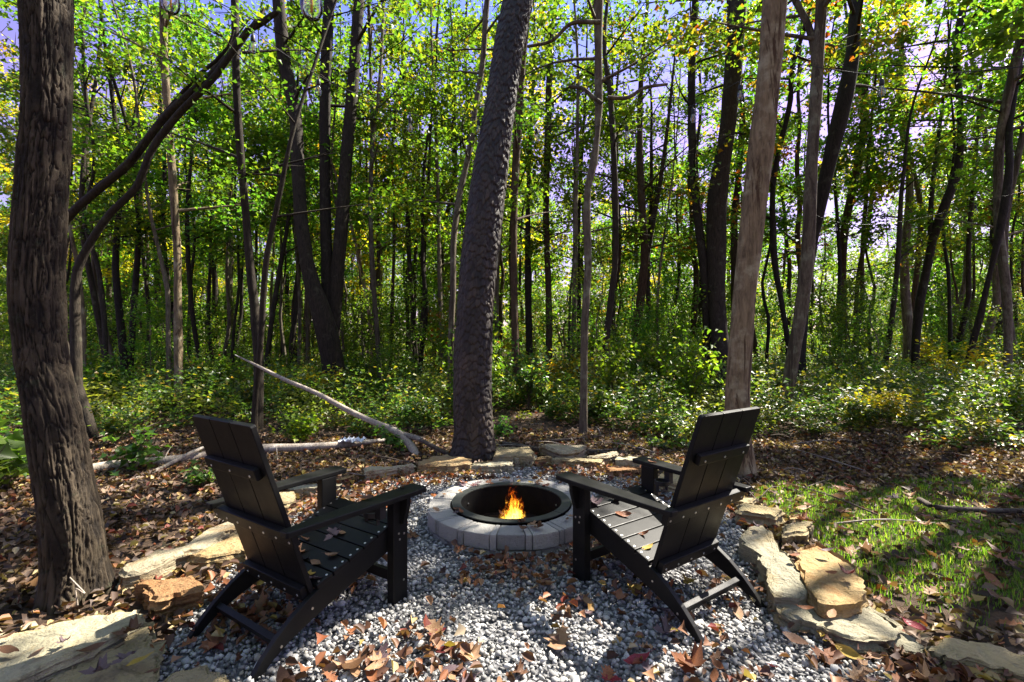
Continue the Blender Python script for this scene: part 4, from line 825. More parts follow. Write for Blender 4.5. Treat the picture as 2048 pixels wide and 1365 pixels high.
# ------------------------------------------------------------------ edging stones
Z4 = lambda pts: [(x / 2.504, 820 + y / 2.504) for x, y in pts]
Z5 = lambda pts: [(1440 + x / 2.936, 900 + y / 2.936) for x, y in pts]
Z6 = lambda pts: [(560 + x / 2.768, 860 + y / 2.768) for x, y in pts]
Z2 = lambda pts: [(1080 + x / 2.624, 790 + y / 2.624) for x, y in pts]
Z1 = lambda pts: [(360 + x / 2.415, 800 + y / 2.415) for x, y in pts]
STONES = []
def edging(label, px, zt, m, seed, group=None, slab=False, tilt=(0, 0)):
    px = np.array(px, float); cy_ = (px[:, 1].min() * .5 + px[:, 1].max() * .5)
    w = np.array([G(x, y, zt if (slab or y < cy_) else 0.0)[:2] for x, y in px])
    if not slab and len(px) < 12:                           # chunky stones are convex
        pt = sorted(map(tuple, w)); hull = []
        for seq in (pt, pt[::-1]):
            h_ = []
            for q_ in seq:
                while len(h_) > 1 and (h_[-1][0] - h_[-2][0]) * (q_[1] - h_[-2][1]) - (h_[-1][1] - h_[-2][1]) * (q_[0] - h_[-2][0]) <= 0: h_.pop()
                h_.append(q_)
            hull += h_[:-1]
        w = np.array(hull)
    c = w.mean(0)
    zt = zt * .88; STONES.append(c + (w - c) * 1.03); nn = 60; q = np.vstack([w, w[:1]]); t_ = np.r_[0, np.cumsum(np.linalg.norm(np.diff(q, axis=0), axis=1))]; u = np.linspace(0, t_[-1], nn, endpoint=False)
    ring = np.c_[np.interp(u, t_, q[:, 0]), np.interp(u, t_, q[:, 1])]; size = max(np.ptp(w[:, 0]), np.ptp(w[:, 1]))
    rr = np.random.default_rng(seed); ch = np.repeat(rr.normal(0, 1, (nn // 4, 2)), 4, 0) * .010 + rr.normal(0, .004, (nn, 2)); ring += ch * min(1, size / .4)
    V = []; lay = [(1.02, -.04, 0), (1.03, .22, 1), (1.0, .30, 2), (1.01, .52, 3), (.98, .62, 4), (1.0, .84, 5), (.985, .95, 6), (.965, 1.0, 7), (.90, 1.0, 8), (.80, 1.0, 9), (.66, 1.0, 10), (.50, 1.0, 11), (.34, 1.0, 12), (.17, 1.0, 13)]
    led = rr.uniform(-.012, .012, 14)
    for s, hf, li_ in lay:
        pr = c + (ring - c) * s; z = np.full(nn, hf * zt if hf > 0 else -.05); rad_ = (pr - c) / (np.linalg.norm(pr - c, axis=1)[:, None] + 1e-6)
        if 0 < hf < 1: pr = pr + rad_ * (led[li_] + (fbm(np.c_[pr * 11, np.full(nn, hf * 2 + seed)], 3, seed) - .5) * .05)[:, None]
        if hf == 1.0:
            q3 = np.c_[pr * 2.6, np.full(nn, seed)]; 
            z = z + (fbm(q3, 4, seed) - .5) * .055 * min(1, zt / .08) + (fbm(np.c_[pr * 17, np.full(nn, seed)], 3, seed) - .5) * .026
            if s > .95: z = z - np.repeat(rr.uniform(0, .022, nn // 4), 4)
        z = z + (pr - c) @ np.array(tilt) * (hf > 0)
        V.append(np.c_[pr, z])
    V = np.concatenate(V); F = []
    for k in range(len(lay) - 1):
        for j in range(nn): F.append((k * nn + j, k * nn + (j + 1) % nn, (k + 1) * nn + (j + 1) % nn, (k + 1) * nn + j))
    V = np.vstack([V, [*c, zt + V[-nn:, 2].mean() - zt]]); e = len(V) - 1; k = len(lay) - 1
    F += [(k * nn + j, k * nn + (j + 1) % nn, e) for j in range(nn)]
    base = np.array([*c, 0]); me = mesh_py("edging_stone", V - base, F, [M[m]])
    sh = np.zeros(len(me.polygons), bool); me.polygons.foreach_set("use_smooth", sh)
    # wind outward
    import bmesh
    bm = bmesh.new(); bm.from_mesh(me); bmesh.ops.recalc_face_normals(bm, faces=bm.faces); bm.to_mesh(me); bm.free()
    return tag(obj("edging_stone", me, loc=base), label, "stone", group)
edging("largest pale grey slab lying beside the plated trunk", Z4([(-60, 1150), (0, 1125), (140, 1085), (330, 1040), (520, 1010), (640, 1000), (715, 1018), (690, 1060), (560, 1130), (400, 1210), (250, 1270), (100, 1340), (-60, 1400)]), .085, 'stone_grey', 1, slab=True)
edging("yellow buff slab with fallen leaves, overlapped by the largest grey slab", Z4([(755, 1055), (768, 1150), (795, 1365), (790, 1440), (150, 1440), (200, 1365), (330, 1300), (480, 1200), (640, 1120), (700, 1070)]), .055, 'stone_buff', 2, slab=True)
edging("rounded pale slab at the gravel edge next to the yellow buff slab", Z4([(790, 1400), (800, 1360), (860, 1312), (930, 1290), (1080, 1308), (1140, 1340), (1170, 1400), (980, 1440)]), .05, 'stone_buff', 3, slab=True)
edging("long narrow pale stone ending at the plated trunk's foot", Z4([(1185, 530), (1190, 572), (1030, 692), (900, 802), (790, 866), (640, 928), (590, 905), (640, 868), (780, 788), (900, 700), (1000, 630), (1090, 560)]), .10, 'stone_white', 4)
edging("tan wedge stone at the foot of the shaded chair's backrest", Z4([(1220, 600), (1245, 690), (1120, 765), (1000, 815), (955, 790), (1080, 700), (1180, 612)]), .09, 'stone_tan', 5)
edging("rust-sided block between the long narrow stone and the gravel", Z4([(670, 940), (790, 888), (970, 828), (985, 905), (930, 975), (760, 1042), (715, 985)]), .095, 'stone_rust', 6)
edging("small buff stone showing between the shaded chair's back and arm", Z1([(455, 500), (500, 465), (560, 442), (562, 480), (490, 555), (455, 545)]), .09, 'stone_buff', 7)
edging("grey buff stone under the shaded chair's far arm", Z6([(60, 360), (110, 320), (235, 292), (330, 300), (330, 350), (200, 372), (80, 385)]), .09, 'stone_grey', 8)
edging("tan rounded stone right behind the shaded chair's far front leg", Z6([(315, 262), (370, 245), (460, 228), (440, 285), (330, 322)]), .09, 'stone_tan', 9)
edging("whitish stone with rusty face left of the big orange boulder slab", Z6([(468, 232), (600, 205), (745, 182), (752, 250), (640, 268), (510, 295), (470, 265)]), .11, 'stone_white', 10)
edging("big orange brown slab leaning against the scaly tree's foot", Z6([(755, 190), (830, 150), (920, 138), (990, 148), (1052, 180), (1050, 216), (880, 244), (760, 240)]), .11, 'stone_tan', 11, tilt=(0, .05))
edging("long grey green stone right of the big orange brown slab", Z6([(1055, 188), (1150, 170), (1290, 155), (1295, 186), (1180, 216), (1070, 224)]), .095, 'stone_grey', 12)
edging("short grey stone in the middle of the rear edging", Z6([(1293, 158), (1415, 150), (1418, 178), (1300, 195)]), .09, 'stone_grey', 13)
edging("thin buff stone lying behind the rear edging by the scaly tree", Z6([(1180, 132), (1250, 125), (1400, 138), (1390, 150), (1290, 156), (1190, 150)]), .13, 'stone_buff', 14)
edging("small tan stone in the rear edging next to the short grey one", Z6([(1420, 152), (1500, 146), (1502, 188), (1440, 192)]), .09, 'stone_tan', 15)
edging("long thin buff stone in the rear edging behind the flame", Z6([(1504, 162), (1640, 160), (1785, 172), (1792, 208), (1640, 198), (1510, 192)]), .085, 'stone_buff', 16)
edging("pale ridged stone lying behind the long thin rear stone", Z6([(1430, 140), (1560, 115), (1640, 110), (1695, 150), (1600, 160), (1500, 158)]), .15, 'stone_white', 17)
edging("flat whitish stone behind the rear edging near the far armrest", Z6([(1705, 136), (1800, 140), (1868, 172), (1862, 190), (1790, 182)]), .11, 'stone_white', 18)
edging("grey stone in the rear edging just left of the far armrest", Z6([(1862, 158), (1995, 150), (2040, 160), (2040, 195), (1870, 194)]), .10, 'stone_grey', 19)
edging("low rust stone facing the gravel below the far armrest", Z6([(1800, 202), (1900, 200), (2010, 212), (2030, 250), (1900, 236), (1830, 222)]), .075, 'stone_rust', 20)
edging("buff stone under the far arm of the chair with the sunlit seat", Z2([(600, 425), (660, 410), (735, 470), (760, 520), (700, 520), (605, 490)]), .10, 'stone_buff', 29)
edging("small grey buff stone behind the sunlit chair's rear leg, end of the right row", Z5([(40, 285), (130, 270), (195, 305), (200, 335), (120, 345), (45, 335)]), .08, 'stone_buff', 21)
edging("pale block with a chipped top in the right stone row", Z5([(100, 345), (200, 315), (330, 385), (362, 440), (350, 468), (230, 415), (110, 392)]), .11, 'stone_buff', 22)
edging("long pale grey stone beside the sunlit chair's rear leg", Z5([(120, 490), (150, 425), (230, 418), (300, 465), (330, 540), (420, 610), (480, 700), (500, 760), (530, 815), (480, 855), (330, 835), (290, 795), (280, 690), (230, 610), (150, 550)]), .12, 'stone_grey', 23, slab=True)
edging("small upright buff stone between the grass and the long grey stone", Z5([(380, 490), (420, 432), (540, 515), (500, 560), (400, 525)]), .10, 'stone_buff', 24)
edging("large golden tan boulder beside the grass", Z5([(460, 570), (500, 525), (570, 520), (690, 590), (790, 660), (810, 710), (880, 830), (740, 885), (590, 875), (510, 770), (475, 670)]), .14, 'stone_tan', 25, slab=True)
edging("broad greenish grey slab in front of the golden tan boulder", Z5([(295, 855), (420, 848), (560, 878), (790, 880), (960, 950), (1055, 1030), (1010, 1085), (840, 1112), (700, 1075), (540, 1005), (380, 955), (320, 915)]), .075, 'stone_grey', 26, slab=True)
edging("small greenish chip at the end of the broad grey slab", Z5([(995, 1095), (1060, 1048), (1150, 1100), (1205, 1160), (1150, 1185), (990, 1135)]), .045, 'stone_grey', 27, slab=True)
edging("long buff slab between the grass and gravel beyond the broad grey slab", Z5([(1210, 1165), (1240, 1130), (1390, 1112), (1600, 1148), (1800, 1200), (1900, 1240), (1880, 1330), (1700, 1285), (1500, 1245), (1280, 1210)]), .06, 'stone_buff', 28, slab=True)
edging("pebble-sized buff stone behind the upright buff stone", Z5([(410, 400), (465, 395), (485, 430), (450, 458), (420, 435)]), .07, 'stone_tan', 30)

# fallen leaves lying as stuff: forest litter and thin cover on the gravel
def off_stones(p, keep=.04):
    m = np.zeros(len(p), bool)
    for q in STONES: m |= inpoly(p, q)
    return p[~m | (rng.random(len(p)) < keep)]
def litter(p, r, zoff, s0=.028, s1=.068):
    n = len(p); a = r.uniform(0, 6.283, n); tip = np.c_[np.cos(a), np.sin(a), r.normal(0, .38, n)]; up = np.c_[r.normal(0, .6, (n, 2)), np.ones(n)]; h = int(n * .22); z = ground_z(p) * (~inpoly(p, GRAVEL)) + zoff + r.uniform(0, .022, n); q = np.c_[p, z]; sz = r.uniform(s0, s1, n)
    return join([leaf_batch(q[:h], sz[:h], tip[:h], up[:h], True, .3), leaf_batch(q[h:], sz[h:], tip[h:], up[h:], False, .55)]), leaf_batch
p = np.concatenate([scatter(62000, -6.5, 6.5, 1.0, 6.5, rng), scatter(24000, -15, 15, 6.5, 14, rng)]); rng.shuffle(p)
p = p[~inpoly(p, GRAVEL)]; p = p[np.abs(p[:, 0]) < p[:, 1] * 1.2 + .6]; p = p[np.hypot(*(p - PIT).T) > .7]
thin = np.where(inpoly(p, GRASS), .42, 1.0); p = p[rng.random(len(p)) < thin]
p = off_stones(p, 0.0); (v1, f1), _ = litter(p, rng, .008)
o = obj("leaf_litter", mesh_np("leaf_litter", v1, f1, [M['litter']]), kind="stuff"); tag(o, "brown and rust leaf litter carpeting the forest floor", "leaf litter")
cl = fbm(np.c_[scatter(1, 0, 1, 0, 1, rng), [[0]]], 1)
p = scatter(15000, -2, 2.6, 1.2, 5, rng); p = p[inpoly(p, GRAVEL) & (np.hypot(*(p - PIT).T) > .62)]
p = p[fbm(np.c_[p * 1.8, 0 * p[:, 0]], 2, 31) + rng.normal(0, .12, len(p)) + (p[:, 1] > 3.7) * .04 > .47]
p = off_stones(p, 0.0); (v1, f1), _ = litter(p, rng, .022, .028, .068)
o = obj("leaf_scatter", mesh_np("leaf_scatter", v1, f1, [M['litter_gravel']]), kind="stuff"); tag(o, "small dry leaves strewn among the grey gravel", "leaf litter")

# ------------------------------------------------------------------ fire pit
pit = thing("fire_pit", "round fire pit of grey concrete blocks with a black steel ring", "fire pit", (PIT[0], PIT[1], 0))
def pblock(a0, a1, r0, r1, z0, z1, seed):
    k = 3; A_ = np.linspace(a0, a1, k); poly = [(r1 * math.cos(a), r1 * math.sin(a)) for a in A_] + [(r0 * math.cos(a), r0 * math.sin(a)) for a in A_[::-1]]
    b = MB(); b.prism(poly, 'z', z0, z1); return b.mesh("block", [M['block']], .007, False, 2)
rr = np.random.default_rng(3)
PH = .126
for course, (z0, z1, off) in enumerate([(-.075, PH - .098, .9), (PH - .094, PH, 0.0)]):
    n = 17; st = 2 * math.pi / n
    for k in range(n):
        a = -math.pi / 2 + off * .11 + k * st; wd = st * .805; g = .0035
        for a0, a1 in ((a - wd / 2, a + wd / 2), (a + wd / 2, a - wd / 2 + st)):
            dr = rr.normal(0, .004); obj("block", pblock(a0 + g, a1 - g, .425, .580 + dr, z0, z1 + rr.normal(0, .0015), k), pit)
def annulus(r0, r1, z0, z1, a0, a1, n):
    V = []; F = []
    for a in np.linspace(a0, a1, n):
        c, s = math.cos(a), math.sin(a); V += [(r0 * c, r0 * s, z0), (r1 * c, r1 * s, z0), (r1 * c, r1 * s, z1), (r0 * c, r0 * s, z1)]
    for k in range(n - 1):
        for j in range(4): F.append((k * 4 + j, k * 4 + (j + 1) % 4, k * 4 + 4 + (j + 1) % 4, k * 4 + 4 + j))
    F += [(0, 1, 2, 3), tuple(4 * (n - 1) + j for j in (3, 2, 1, 0))]
    return MB().add(V, F)
ring = obj("steel_ring", annulus(.352, .360, -.14, PH + .004, 0, 2 * math.pi - 1e-4, 73).mesh("steel_ring", [M['ring_in']], 0, False), pit)
for k in range(4):
    a0 = math.radians(52 + 90 * k); obj("flange", annulus(.354, .417, PH + .006, PH + .013, a0 + .006, a0 + math.pi / 2 - .006, 24).mesh("flange", [M['ring']], .0015), ring)
for a in (math.radians(155), math.radians(20)):
    for zz_ in (.06, .0, -.05):
        b = MB(); b.box((-.006, -.006, -.006), (.006, .006, .006)); o = obj("bolt", b.mesh("bolt", [M['steel']], .003), ring, (.349 * math.cos(a), .349 * math.sin(a), zz_))
V = [(0, 0, -.07)]; F = []
for k in range(5):
    for j in range(32):
        a = j * 2 * math.pi / 32; q = .35 * (k + 1) / 5; V.append((q * math.cos(a), q * math.sin(a), -.085 + .035 * float(fbm(np.array([[q * math.cos(a) * 9, q * math.sin(a) * 9, 0]]), 2, 5)[0])))
F = [(0, 1 + j, 1 + (j + 1) % 32) for j in range(32)] + [(1 + k * 32 + j, 1 + (k + 1) * 32 + j, 1 + (k + 1) * 32 + (j + 1) % 32, 1 + k * 32 + (j + 1) % 32) for k in range(4) for j in range(32)]
obj("ash_bed", mesh_py("ash_bed", V, F, [M['ash']], True), pit)
t = NT("ember"); n = t.noise(t.coord(), 60, 4, .7); b_ = t.n("ShaderNodeBsdfPrincipled"); b_.inputs["Base Color"].default_value = (.02, .012, .01, 1); b_.inputs["Roughness"].default_value = .9
t.l(t.ramp(n, [(.45, (0, 0, 0)), (.6, (1, .09, .01)), (.75, (1, .3, .03))]), b_.inputs["Emission Color"]); b_.inputs["Emission Strength"].default_value = .6; M['ember'] = t.done(b_.outputs[0])
for k in range(16):
    a = rr.uniform(0, 6.28); q = rr.uniform(.02, .17); pv, pf = stones(np.array([[0, 0, 0.]]), np.array([rr.uniform(.012, .026)]), rr); obj("ember", mesh_np("ember", pv, pf, [M['ember']]), pit, (q * math.cos(a), q * math.sin(a), -.045))
# flame
b = MB(); n = 20; prof = [(.02, -.07), (.11, -.06), (.14, .0), (.135, .08), (.11, .16), (.075, .25), (.02, .31)]
V = [(q * math.cos(j * 2 * math.pi / n), q * math.sin(j * 2 * math.pi / n), z) for q, z in prof for j in range(n)]
F = [(k * n + j, k * n + (j + 1) % n, (k + 1) * n + (j + 1) % n, (k + 1) * n + j) for k in range(len(prof) - 1) for j in range(n)] + [tuple(range(n - 1, -1, -1)), tuple((len(prof) - 1) * n + j for j in range(n))]
b.add(V, F); tag(obj("flame", b.mesh("flame", [M['flame']]), loc=(PIT[0] + .015, PIT[1] + .02, .03)), "small bright orange and yellow flame burning inside the fire pit", "flame")

# ------------------------------------------------------------------ chairs
def make_chair_meshes():
    m = {}; C_ = [M['chair']]
    # stringer (curved side board that becomes the rear leg)
    top = [(.345, .372), (.10, .300), (-.10, .236), (-.17, .205), (-.24, .165), (-.31, .112), (-.37, .055), (-.415, 0)]
    bot = [(-.372, 0), (-.32, .040), (-.25, .078), (-.16, .112), (-.05, .148), (.10, .195), (.26, .245), (.345, .268)]
    m['stringer'] = MB().prism(top + bot, 'x', -.0125, .0125).mesh("rear_leg", C_, .003)
    m['front_leg'] = MB().prism([(-.0, 0), (.048, 0), (.048, .515), (0, .515)], 'x', -.045, .045)
    m['front_leg'] = MB().box((-.0225, -.046, 0), (.0225, .046, .515)).mesh("front_leg", C_, .004)
    m['slat'] = MB().box((-.252, -.0395, -.010), (.252, .0395, .010)).mesh("seat_slat", C_, .004)
    L = math.hypot(.244, .727) + .02
    for nm, x0, x1, rnd in (('back_l', -.232, -.0785, -1), ('back_m', -.0745, .0745, 0), ('back_r', .0785, .232, 1)):
        p = [(x0, 0), (x1, 0)]
        if rnd == 1: p += [(x1, L - .010), (x1 - .003, L - .003), (x1 - .010, L), (x0, L)]
        elif rnd == -1: p += [(x1, L), (x0 + .010, L), (x0 + .003, L - .003), (x0, L - .010)]
        else: p += [(x1, L + .0005), (x0, L + .0005)]
        m[nm] = MB().prism(p, 'y', 0, .022).mesh("back_slat", C_, .0035)
    m['cleat'] = MB().box((-.195, -.026, -.024), (.195, -.001, .024)).mesh("back_cleat", C_, .004)
    m['rail'] = MB().box((-.305, -.03, -.03), (.305, -.001, .03)).mesh("arm_rail", C_, .004)
    m['lower'] = MB().box((-.221, -.03, -.028), (.221, -.001, .028)).mesh("lower_rail", C_, .004)
    arm = [(.252, .405), (.262, .412), (.350, .412), (.362, .400), (.362, .30), (.356, .18), (.344, .02), (.330, -.15), (.318, -.30), (.312, -.308), (.272, -.308), (.266, -.30), (.257, -.12), (.252, .1)]
    m['arm_r'] = MB().prism(arm, 'z', .515, .540).mesh("arm", C_, .005); m['arm_l'] = MB().prism([(-x, y) for x, y in arm], 'z', .515, .540).mesh("arm", C_, .005)
    m['bracket'] = MB().prism([(-.034, 0), (.034, 0), (.034, -.105), (.022, -.135), (-.012, -.135), (-.034, -.1)], 'y', -.011, .011).mesh("arm_bracket", C_, .003)
    m['bracket'] = MB().prism([(-.002, 0), (.045, 0), (.045, -.04), (.018, -.135), (-.002, -.135)], 'y', -.0125, .0125).mesh("arm_bracket", C_, .003)
    m['stretch'] = MB().box((-.228, -.0125, -.025), (.228, .0125, .025)).mesh("stretcher", C_, .003)
    m['fstretch'] = MB().box((-.252, -.0125, -.025), (.252, .0125, .025)).mesh("front_stretcher", C_, .003)
    n = 10; V = [(0, 0, .0022)] + [(.0052 * math.cos(k * 6.2832 / n), .0052 * math.sin(k * 6.2832 / n), .0016) for k in range(n)] + [(.0058 * math.cos(k * 6.2832 / n), .0058 * math.sin(k * 6.2832 / n), -.001) for k in range(n)]
    m['screw'] = MB().add(V, [(0, 1 + k, 1 + (k + 1) % n) for k in range(n)] + [(1 + k, 11 + k, 11 + (k + 1) % n, 1 + (k + 1) % n) for k in range(n)]).mesh("screw", [M['steel']])
    cup = annulus(.036, .043, -.012, .012, 0, 2 * math.pi - 1e-4, 33); cup.box((.040, -.018, -.014), (.075, .018, .058)); cup.box((-.03, -.006, -.052), (.03, .006, -.046)); cup.box((-.042, -.008, -.05), (-.036, .008, 0)); cup.box((.036, -.008, -.05), (.042, .008, 0))
    m['cup'] = cup.mesh("cup_holder", [M['rubber']], .0015)
    return m
CM = make_chair_meshes()
def chair(label, x, y, yaw):
    c = thing("adirondack_chair", label, "chair", (x, y, 0), "black chairs by the fire pit", math.radians(yaw))
    for s in (-1, 1):
        obj("rear_leg", CM['stringer'], c, (s * .238, 0, .004)); lg = obj("front_leg", CM['front_leg'], c, (s * .2745, .291, 0))
        obj("arm", CM['arm_r' if s > 0 else 'arm_l'], c)
        o = obj("arm_bracket", CM['bracket'], c, (s * .299, .30, .5145));
        if s < 0: o.rotation_euler = (0, 0, math.pi)
        for dy, dz in ((-.012, .335), (.022, .325), (-.006, .305), (.02, .10)): obj("screw", CM['screw'], lg, (s * .0226, dy, dz), (0, s * math.pi / 2, 0))
        st = c.children[-1]
    legs = [o for o in c.children if o.name.startswith("rear_leg")]
    for o, s in zip(legs, (-1, 1)):
        for yy, z in ((-.155, .16), (-.29, .075)): obj("screw", CM['screw'], o, (s * .0127, yy, z), (0, s * math.pi / 2, 0), )
    sl = math.atan2(.372 - .236, .445); d = np.array([math.cos(sl), math.sin(sl)]); nrm = np.array([-d[1], d[0]])
    for k in range(6):
        u = .040 + k * .0845; a = np.array([.352, .374]) - d * u + nrm * .013
        s_ = obj("seat_slat", CM['slat'], c, (0, a[0], a[1]), (sl, 0, 0))
        for sx in (-1, 1):
            for dy in (-.02, .02): obj("screw", CM['screw'], s_, (sx * .236, dy, .0102))
    th = math.atan2(.244, .727); bx = Vector((0, -.153 + .004, .214 - .012))
    for nm in ('back_l', 'back_m', 'back_r'): obj("back_slat", CM[nm], c, bx, (th, 0, 0))
    def onback(t): return (0, bx.y - math.sin(th) * t, bx.z + math.cos(th) * t)
    ct = obj("back_cleat", CM['cleat'], c, onback(.585), (th, 0, 0)); ra = obj("arm_rail", CM['rail'], c, onback(.315), (th, 0, 0)); lo = obj("lower_rail", CM['lower'], c, onback(.03), (th, 0, 0))
    for par, zs, yy in ((ct, (-.15, 0, .15), -.026), (ra, (-.28, -.19, -.10, 0, .10, .19, .28), -.03), (lo, (-.19, -.1, 0, .1, .19), -.03)):
        for x_ in zs: obj("screw", CM['screw'], par, (x_, yy - .0003, -.008), (math.pi / 2, 0, 0))
    obj("stretcher", CM['stretch'], c, (0, -.285, .082), (.5, 0, 0)); obj("front_stretcher", CM['fstretch'], c, (0, .31, .10))
    obj("cup_holder", CM['cup'], c, (.235, .17, .455))
    return c
chair("black slatted garden chair standing fully in shade near the plated trunk", -.947, 2.228, -33.1)
chair("black slatted garden chair with a sunlit seat near the tan boulder", .761, 2.451, 34.6)

# ------------------------------------------------------------------ string lights
bulb_prof = [(.0, 0), (.010, .001), (.021, .009), (.0285, .024), (.030, .040), (.026, .062), (.018, .085), (.0125, .100)]
def lathe(prof, n=14):
    V = [(q * math.cos(k * 2 * math.pi / n), q * math.sin(k * 2 * math.pi / n), z) for q, z in prof for k in range(n)]
    return np.array(V), np.array([(i * n + k, i * n + (k + 1) % n, (i + 1) * n + (k + 1) % n, (i + 1) * n + k) for i in range(len(prof) - 1) for k in range(n)])
bm1 = mesh_np("bulb", *lathe(bulb_prof), [M['glass']], True); so_m = mesh_np("socket", *lathe([(.0, .096), (.0165, .096), (.019, .105), (.0175, .14), (.012, .152), (.004, .158), (.003, .185), (0, .186)], 12), [M['cord']], True)
fi_m = mesh_np("filament", *lathe([(.0, .022), (.0035, .022), (.0035, .07), (.0015, .098)], 6), [M['filament']], True)
def string_light(label, pts, bulbs, rad=.0035):
    q = resample(np.array(pts), 60); root = thing("string_light", label, "string light", (q[0, 0], q[0, 1], q[0, 2])); base = q[0].copy()
    V, F = tube(q, rad, 6); obj("cord", mesh_np("cord", V - base, F, [M['cord']], True), root)
    for px in bulbs:
        sx = q[:, 0] / q[:, 1] * FPX + 1024; k = int(np.argmin(np.abs(sx - px))); c = q[k] - base
        so = obj("socket", so_m, root, (c[0], c[1], c[2] - .186)); bu = obj("bulb", bm1, root, (c[0], c[1], c[2] - .186)); obj("filament", fi_m, bu)
string_light("outdoor string light with two clear bulbs hanging close overhead", [P(-200, 60, 2.6), P(60, -40, 2.2), P(335, -72, 1.75), P(480, -92, 1.5), P(627, -95, 1.3), P(900, -160, 1.05)], (335, 627))
string_light("string light cord strung to the left side of the scaly tree", [P(300, -110, 3.3), P(400, -25, 3.6), P(505, 62, 3.9), P(637, 152, 4.25), P(740, 200, 4.5), P(825, 230, 4.7), P(905, 238, 4.85), P(976, 233, 4.95)], (505, 637, 825, 957))
string_light("string light cord between the scaly tree and the pale peeling trunk", [P(1028, 252, 5.05), P(1072, 252, 5.1), P(1160, 254, 5.1), P(1250, 247, 5.05), P(1330, 232, 4.95), P(1400, 205, 4.8), P(1478, 164, 4.55), P(1506, 150, 4.45)], (1072, 1250, 1385, 1480))
string_light("string light cord running off from the pale peeling trunk past the leaning trunks", [P(1552, 122, 4.4), P(1650, 138, 4.2), P(1757, 151, 4.0), P(1880, 148, 3.8), P(2048, 134, 3.5), P(2250, 105, 3.2)], (1757, 2110))
string_light("distant string light cord among the trunks behind the leaning trunk", [P(1628, 430, 9.0), P(1670, 444, 8.9), P(1782, 446, 8.7), P(1870, 430, 8.5), P(1948, 408, 8.3), P(2060, 380, 8.0)], (1668, 1782, 1948))

# ------------------------------------------------------------------ dead wood and scraps
g = lambda x, y, z=.03: G(x, y, z)
stick("dead_branch", "long bleached dead branch sweeping up from the broken stump end", "branch", [G(838, 915) + [0, 0, -.02], P(815, 884, 5.35), P(795, 866, 5.4), P(760, 850, 5.5), P(700, 823, 5.7), P(640, 790, 5.95), P(560, 755, 6.25), P(505, 727, 6.45), P(470, 710, 6.55)], [.045, .05, .045, .036, .034, .03, .026, .018, .006], 'dead_wood', n=34,
      side=[([P(815, 884, 5.35), P(822, 905, 5.3), P(830, 925, 5.15)], [.03, .022, .012]), ([P(800, 868, 5.4), P(840, 880, 5.3), P(880, 905, 5.2)], [.03, .025, .012])])
stick("fallen_log", "pale fallen log lying on the leaf litter between plated trunk and chair", "log", [g(150, 945, .06), g(200, 936, .06), g(290, 926, .06), g(350, 920, .07), g(425, 907, .07)], [.045, .05, .045, .04, .03], 'dead_wood', 10)
stick("fallen_branch", "thin pale branch crossing over the fallen log", "branch", [g(212, 988, .02), g(260, 962, .03), g(320, 938, .06), g(370, 912, .12), g(414, 892, .16)], [.012, .018, .02, .02, .012], 'dead_wood', 8)
stick("fallen_log", "weathered grey log lying behind the shaded chair's backrest", "log", [g(470, 905, .05), g(520, 899, .06), g(600, 896, .06), g(690, 890, .06), g(770, 880, .06)], [.05, .05, .048, .04, .02], 'dead_wood', 10)
stick("fallen_log", "dark fallen limb on the ground right of the scaly tree", "log", [g(1000, 885, .04), g(1040, 894, .05), g(1095, 902, .05), g(1180, 903, .05), g(1230, 908, .03)], [.02, .035, .035, .03, .015], 'dead_dark', 8)
stick("fallen_branch", "dark branch lying behind the right dark limb under the seedlings", "branch", [g(1010, 900, .04), g(1070, 884, .04), g(1130, 880, .05), g(1220, 870, .05)], [.015, .02, .02, .008], 'dead_dark', 7)
stick("fallen_branch", "dark stick lying across the grass patch", "branch", [g(1840, 1000, .02), g(1870, 1014, .03), g(1950, 1020, .03), g(2070, 1022, .03)], [.022, .02, .018, .016], 'dead_dark', 7)
stick("fallen_branch", "dark limb leaning by the broken stump end of the bleached branch", "branch", [g(905, 915, .01), P(870, 895, 5.1), P(840, 880, 5.3), P(800, 862, 5.6)], [.018, .022, .02, .01], 'dead_dark', 7)
rt = np.random.default_rng(9)
for k in range(70):
    d = rt.uniform(3.2, 8); x = rt.uniform(-1.0, 1.0) * d
    if inpoly(np.array([[x, d]]), GRAVEL)[0] or (abs(x) < .9 and d < 4.6): continue
    a = rt.uniform(0, 6.28); L = rt.uniform(.2, .8); e = np.array([math.cos(a) * L, math.sin(a) * L, rt.uniform(0, .12)]); p0 = np.array([x, d, .02])
    stick("twig", "thin dry twig lying on the leaf litter around the clearing", "twig", [p0, p0 + e * .5 + [0, 0, rt.uniform(0, .04)], p0 + e], [.006, .005, .002], 'dead_wood' if k % 3 else 'dead_dark', 5, group="twigs on the litter", n=8)
stick("thin_stake", "thin white stick standing at the plated trunk's foot", "stick", [G(156, 1232), P(152, 1200, 2.2), P(150, 1178, 2.2), P(166, 1188, 2.2), P(138, 1156, 2.25)], [.004, .003, .003, .003, .003], 'dead_wood', 5)
# crumpled scrap
n = 14; rr = np.random.default_rng(4); V = []; F = []
for i in range(n):
    for j in range(n): V.append(((i / (n - 1) - .5) * .26 + rr.normal(0, .008), (j / (n - 1) - .5) * .16 + rr.normal(0, .008), .035 + abs(rr.normal(0, .028)) * (1 - abs(i / (n - 1) - .5))))
F = [(i * n + j, i * n + j + 1, (i + 1) * n + j + 1, (i + 1) * n + j) for i in range(n - 1) for j in range(n - 1)]
c = G(703, 893, .05); tag(obj("plastic_scrap", mesh_py("plastic_scrap", V, F, [M['scrap']]), loc=(c[0], c[1], .07)), "crumpled white and pale blue plastic scrap on the weathered log", "scrap")

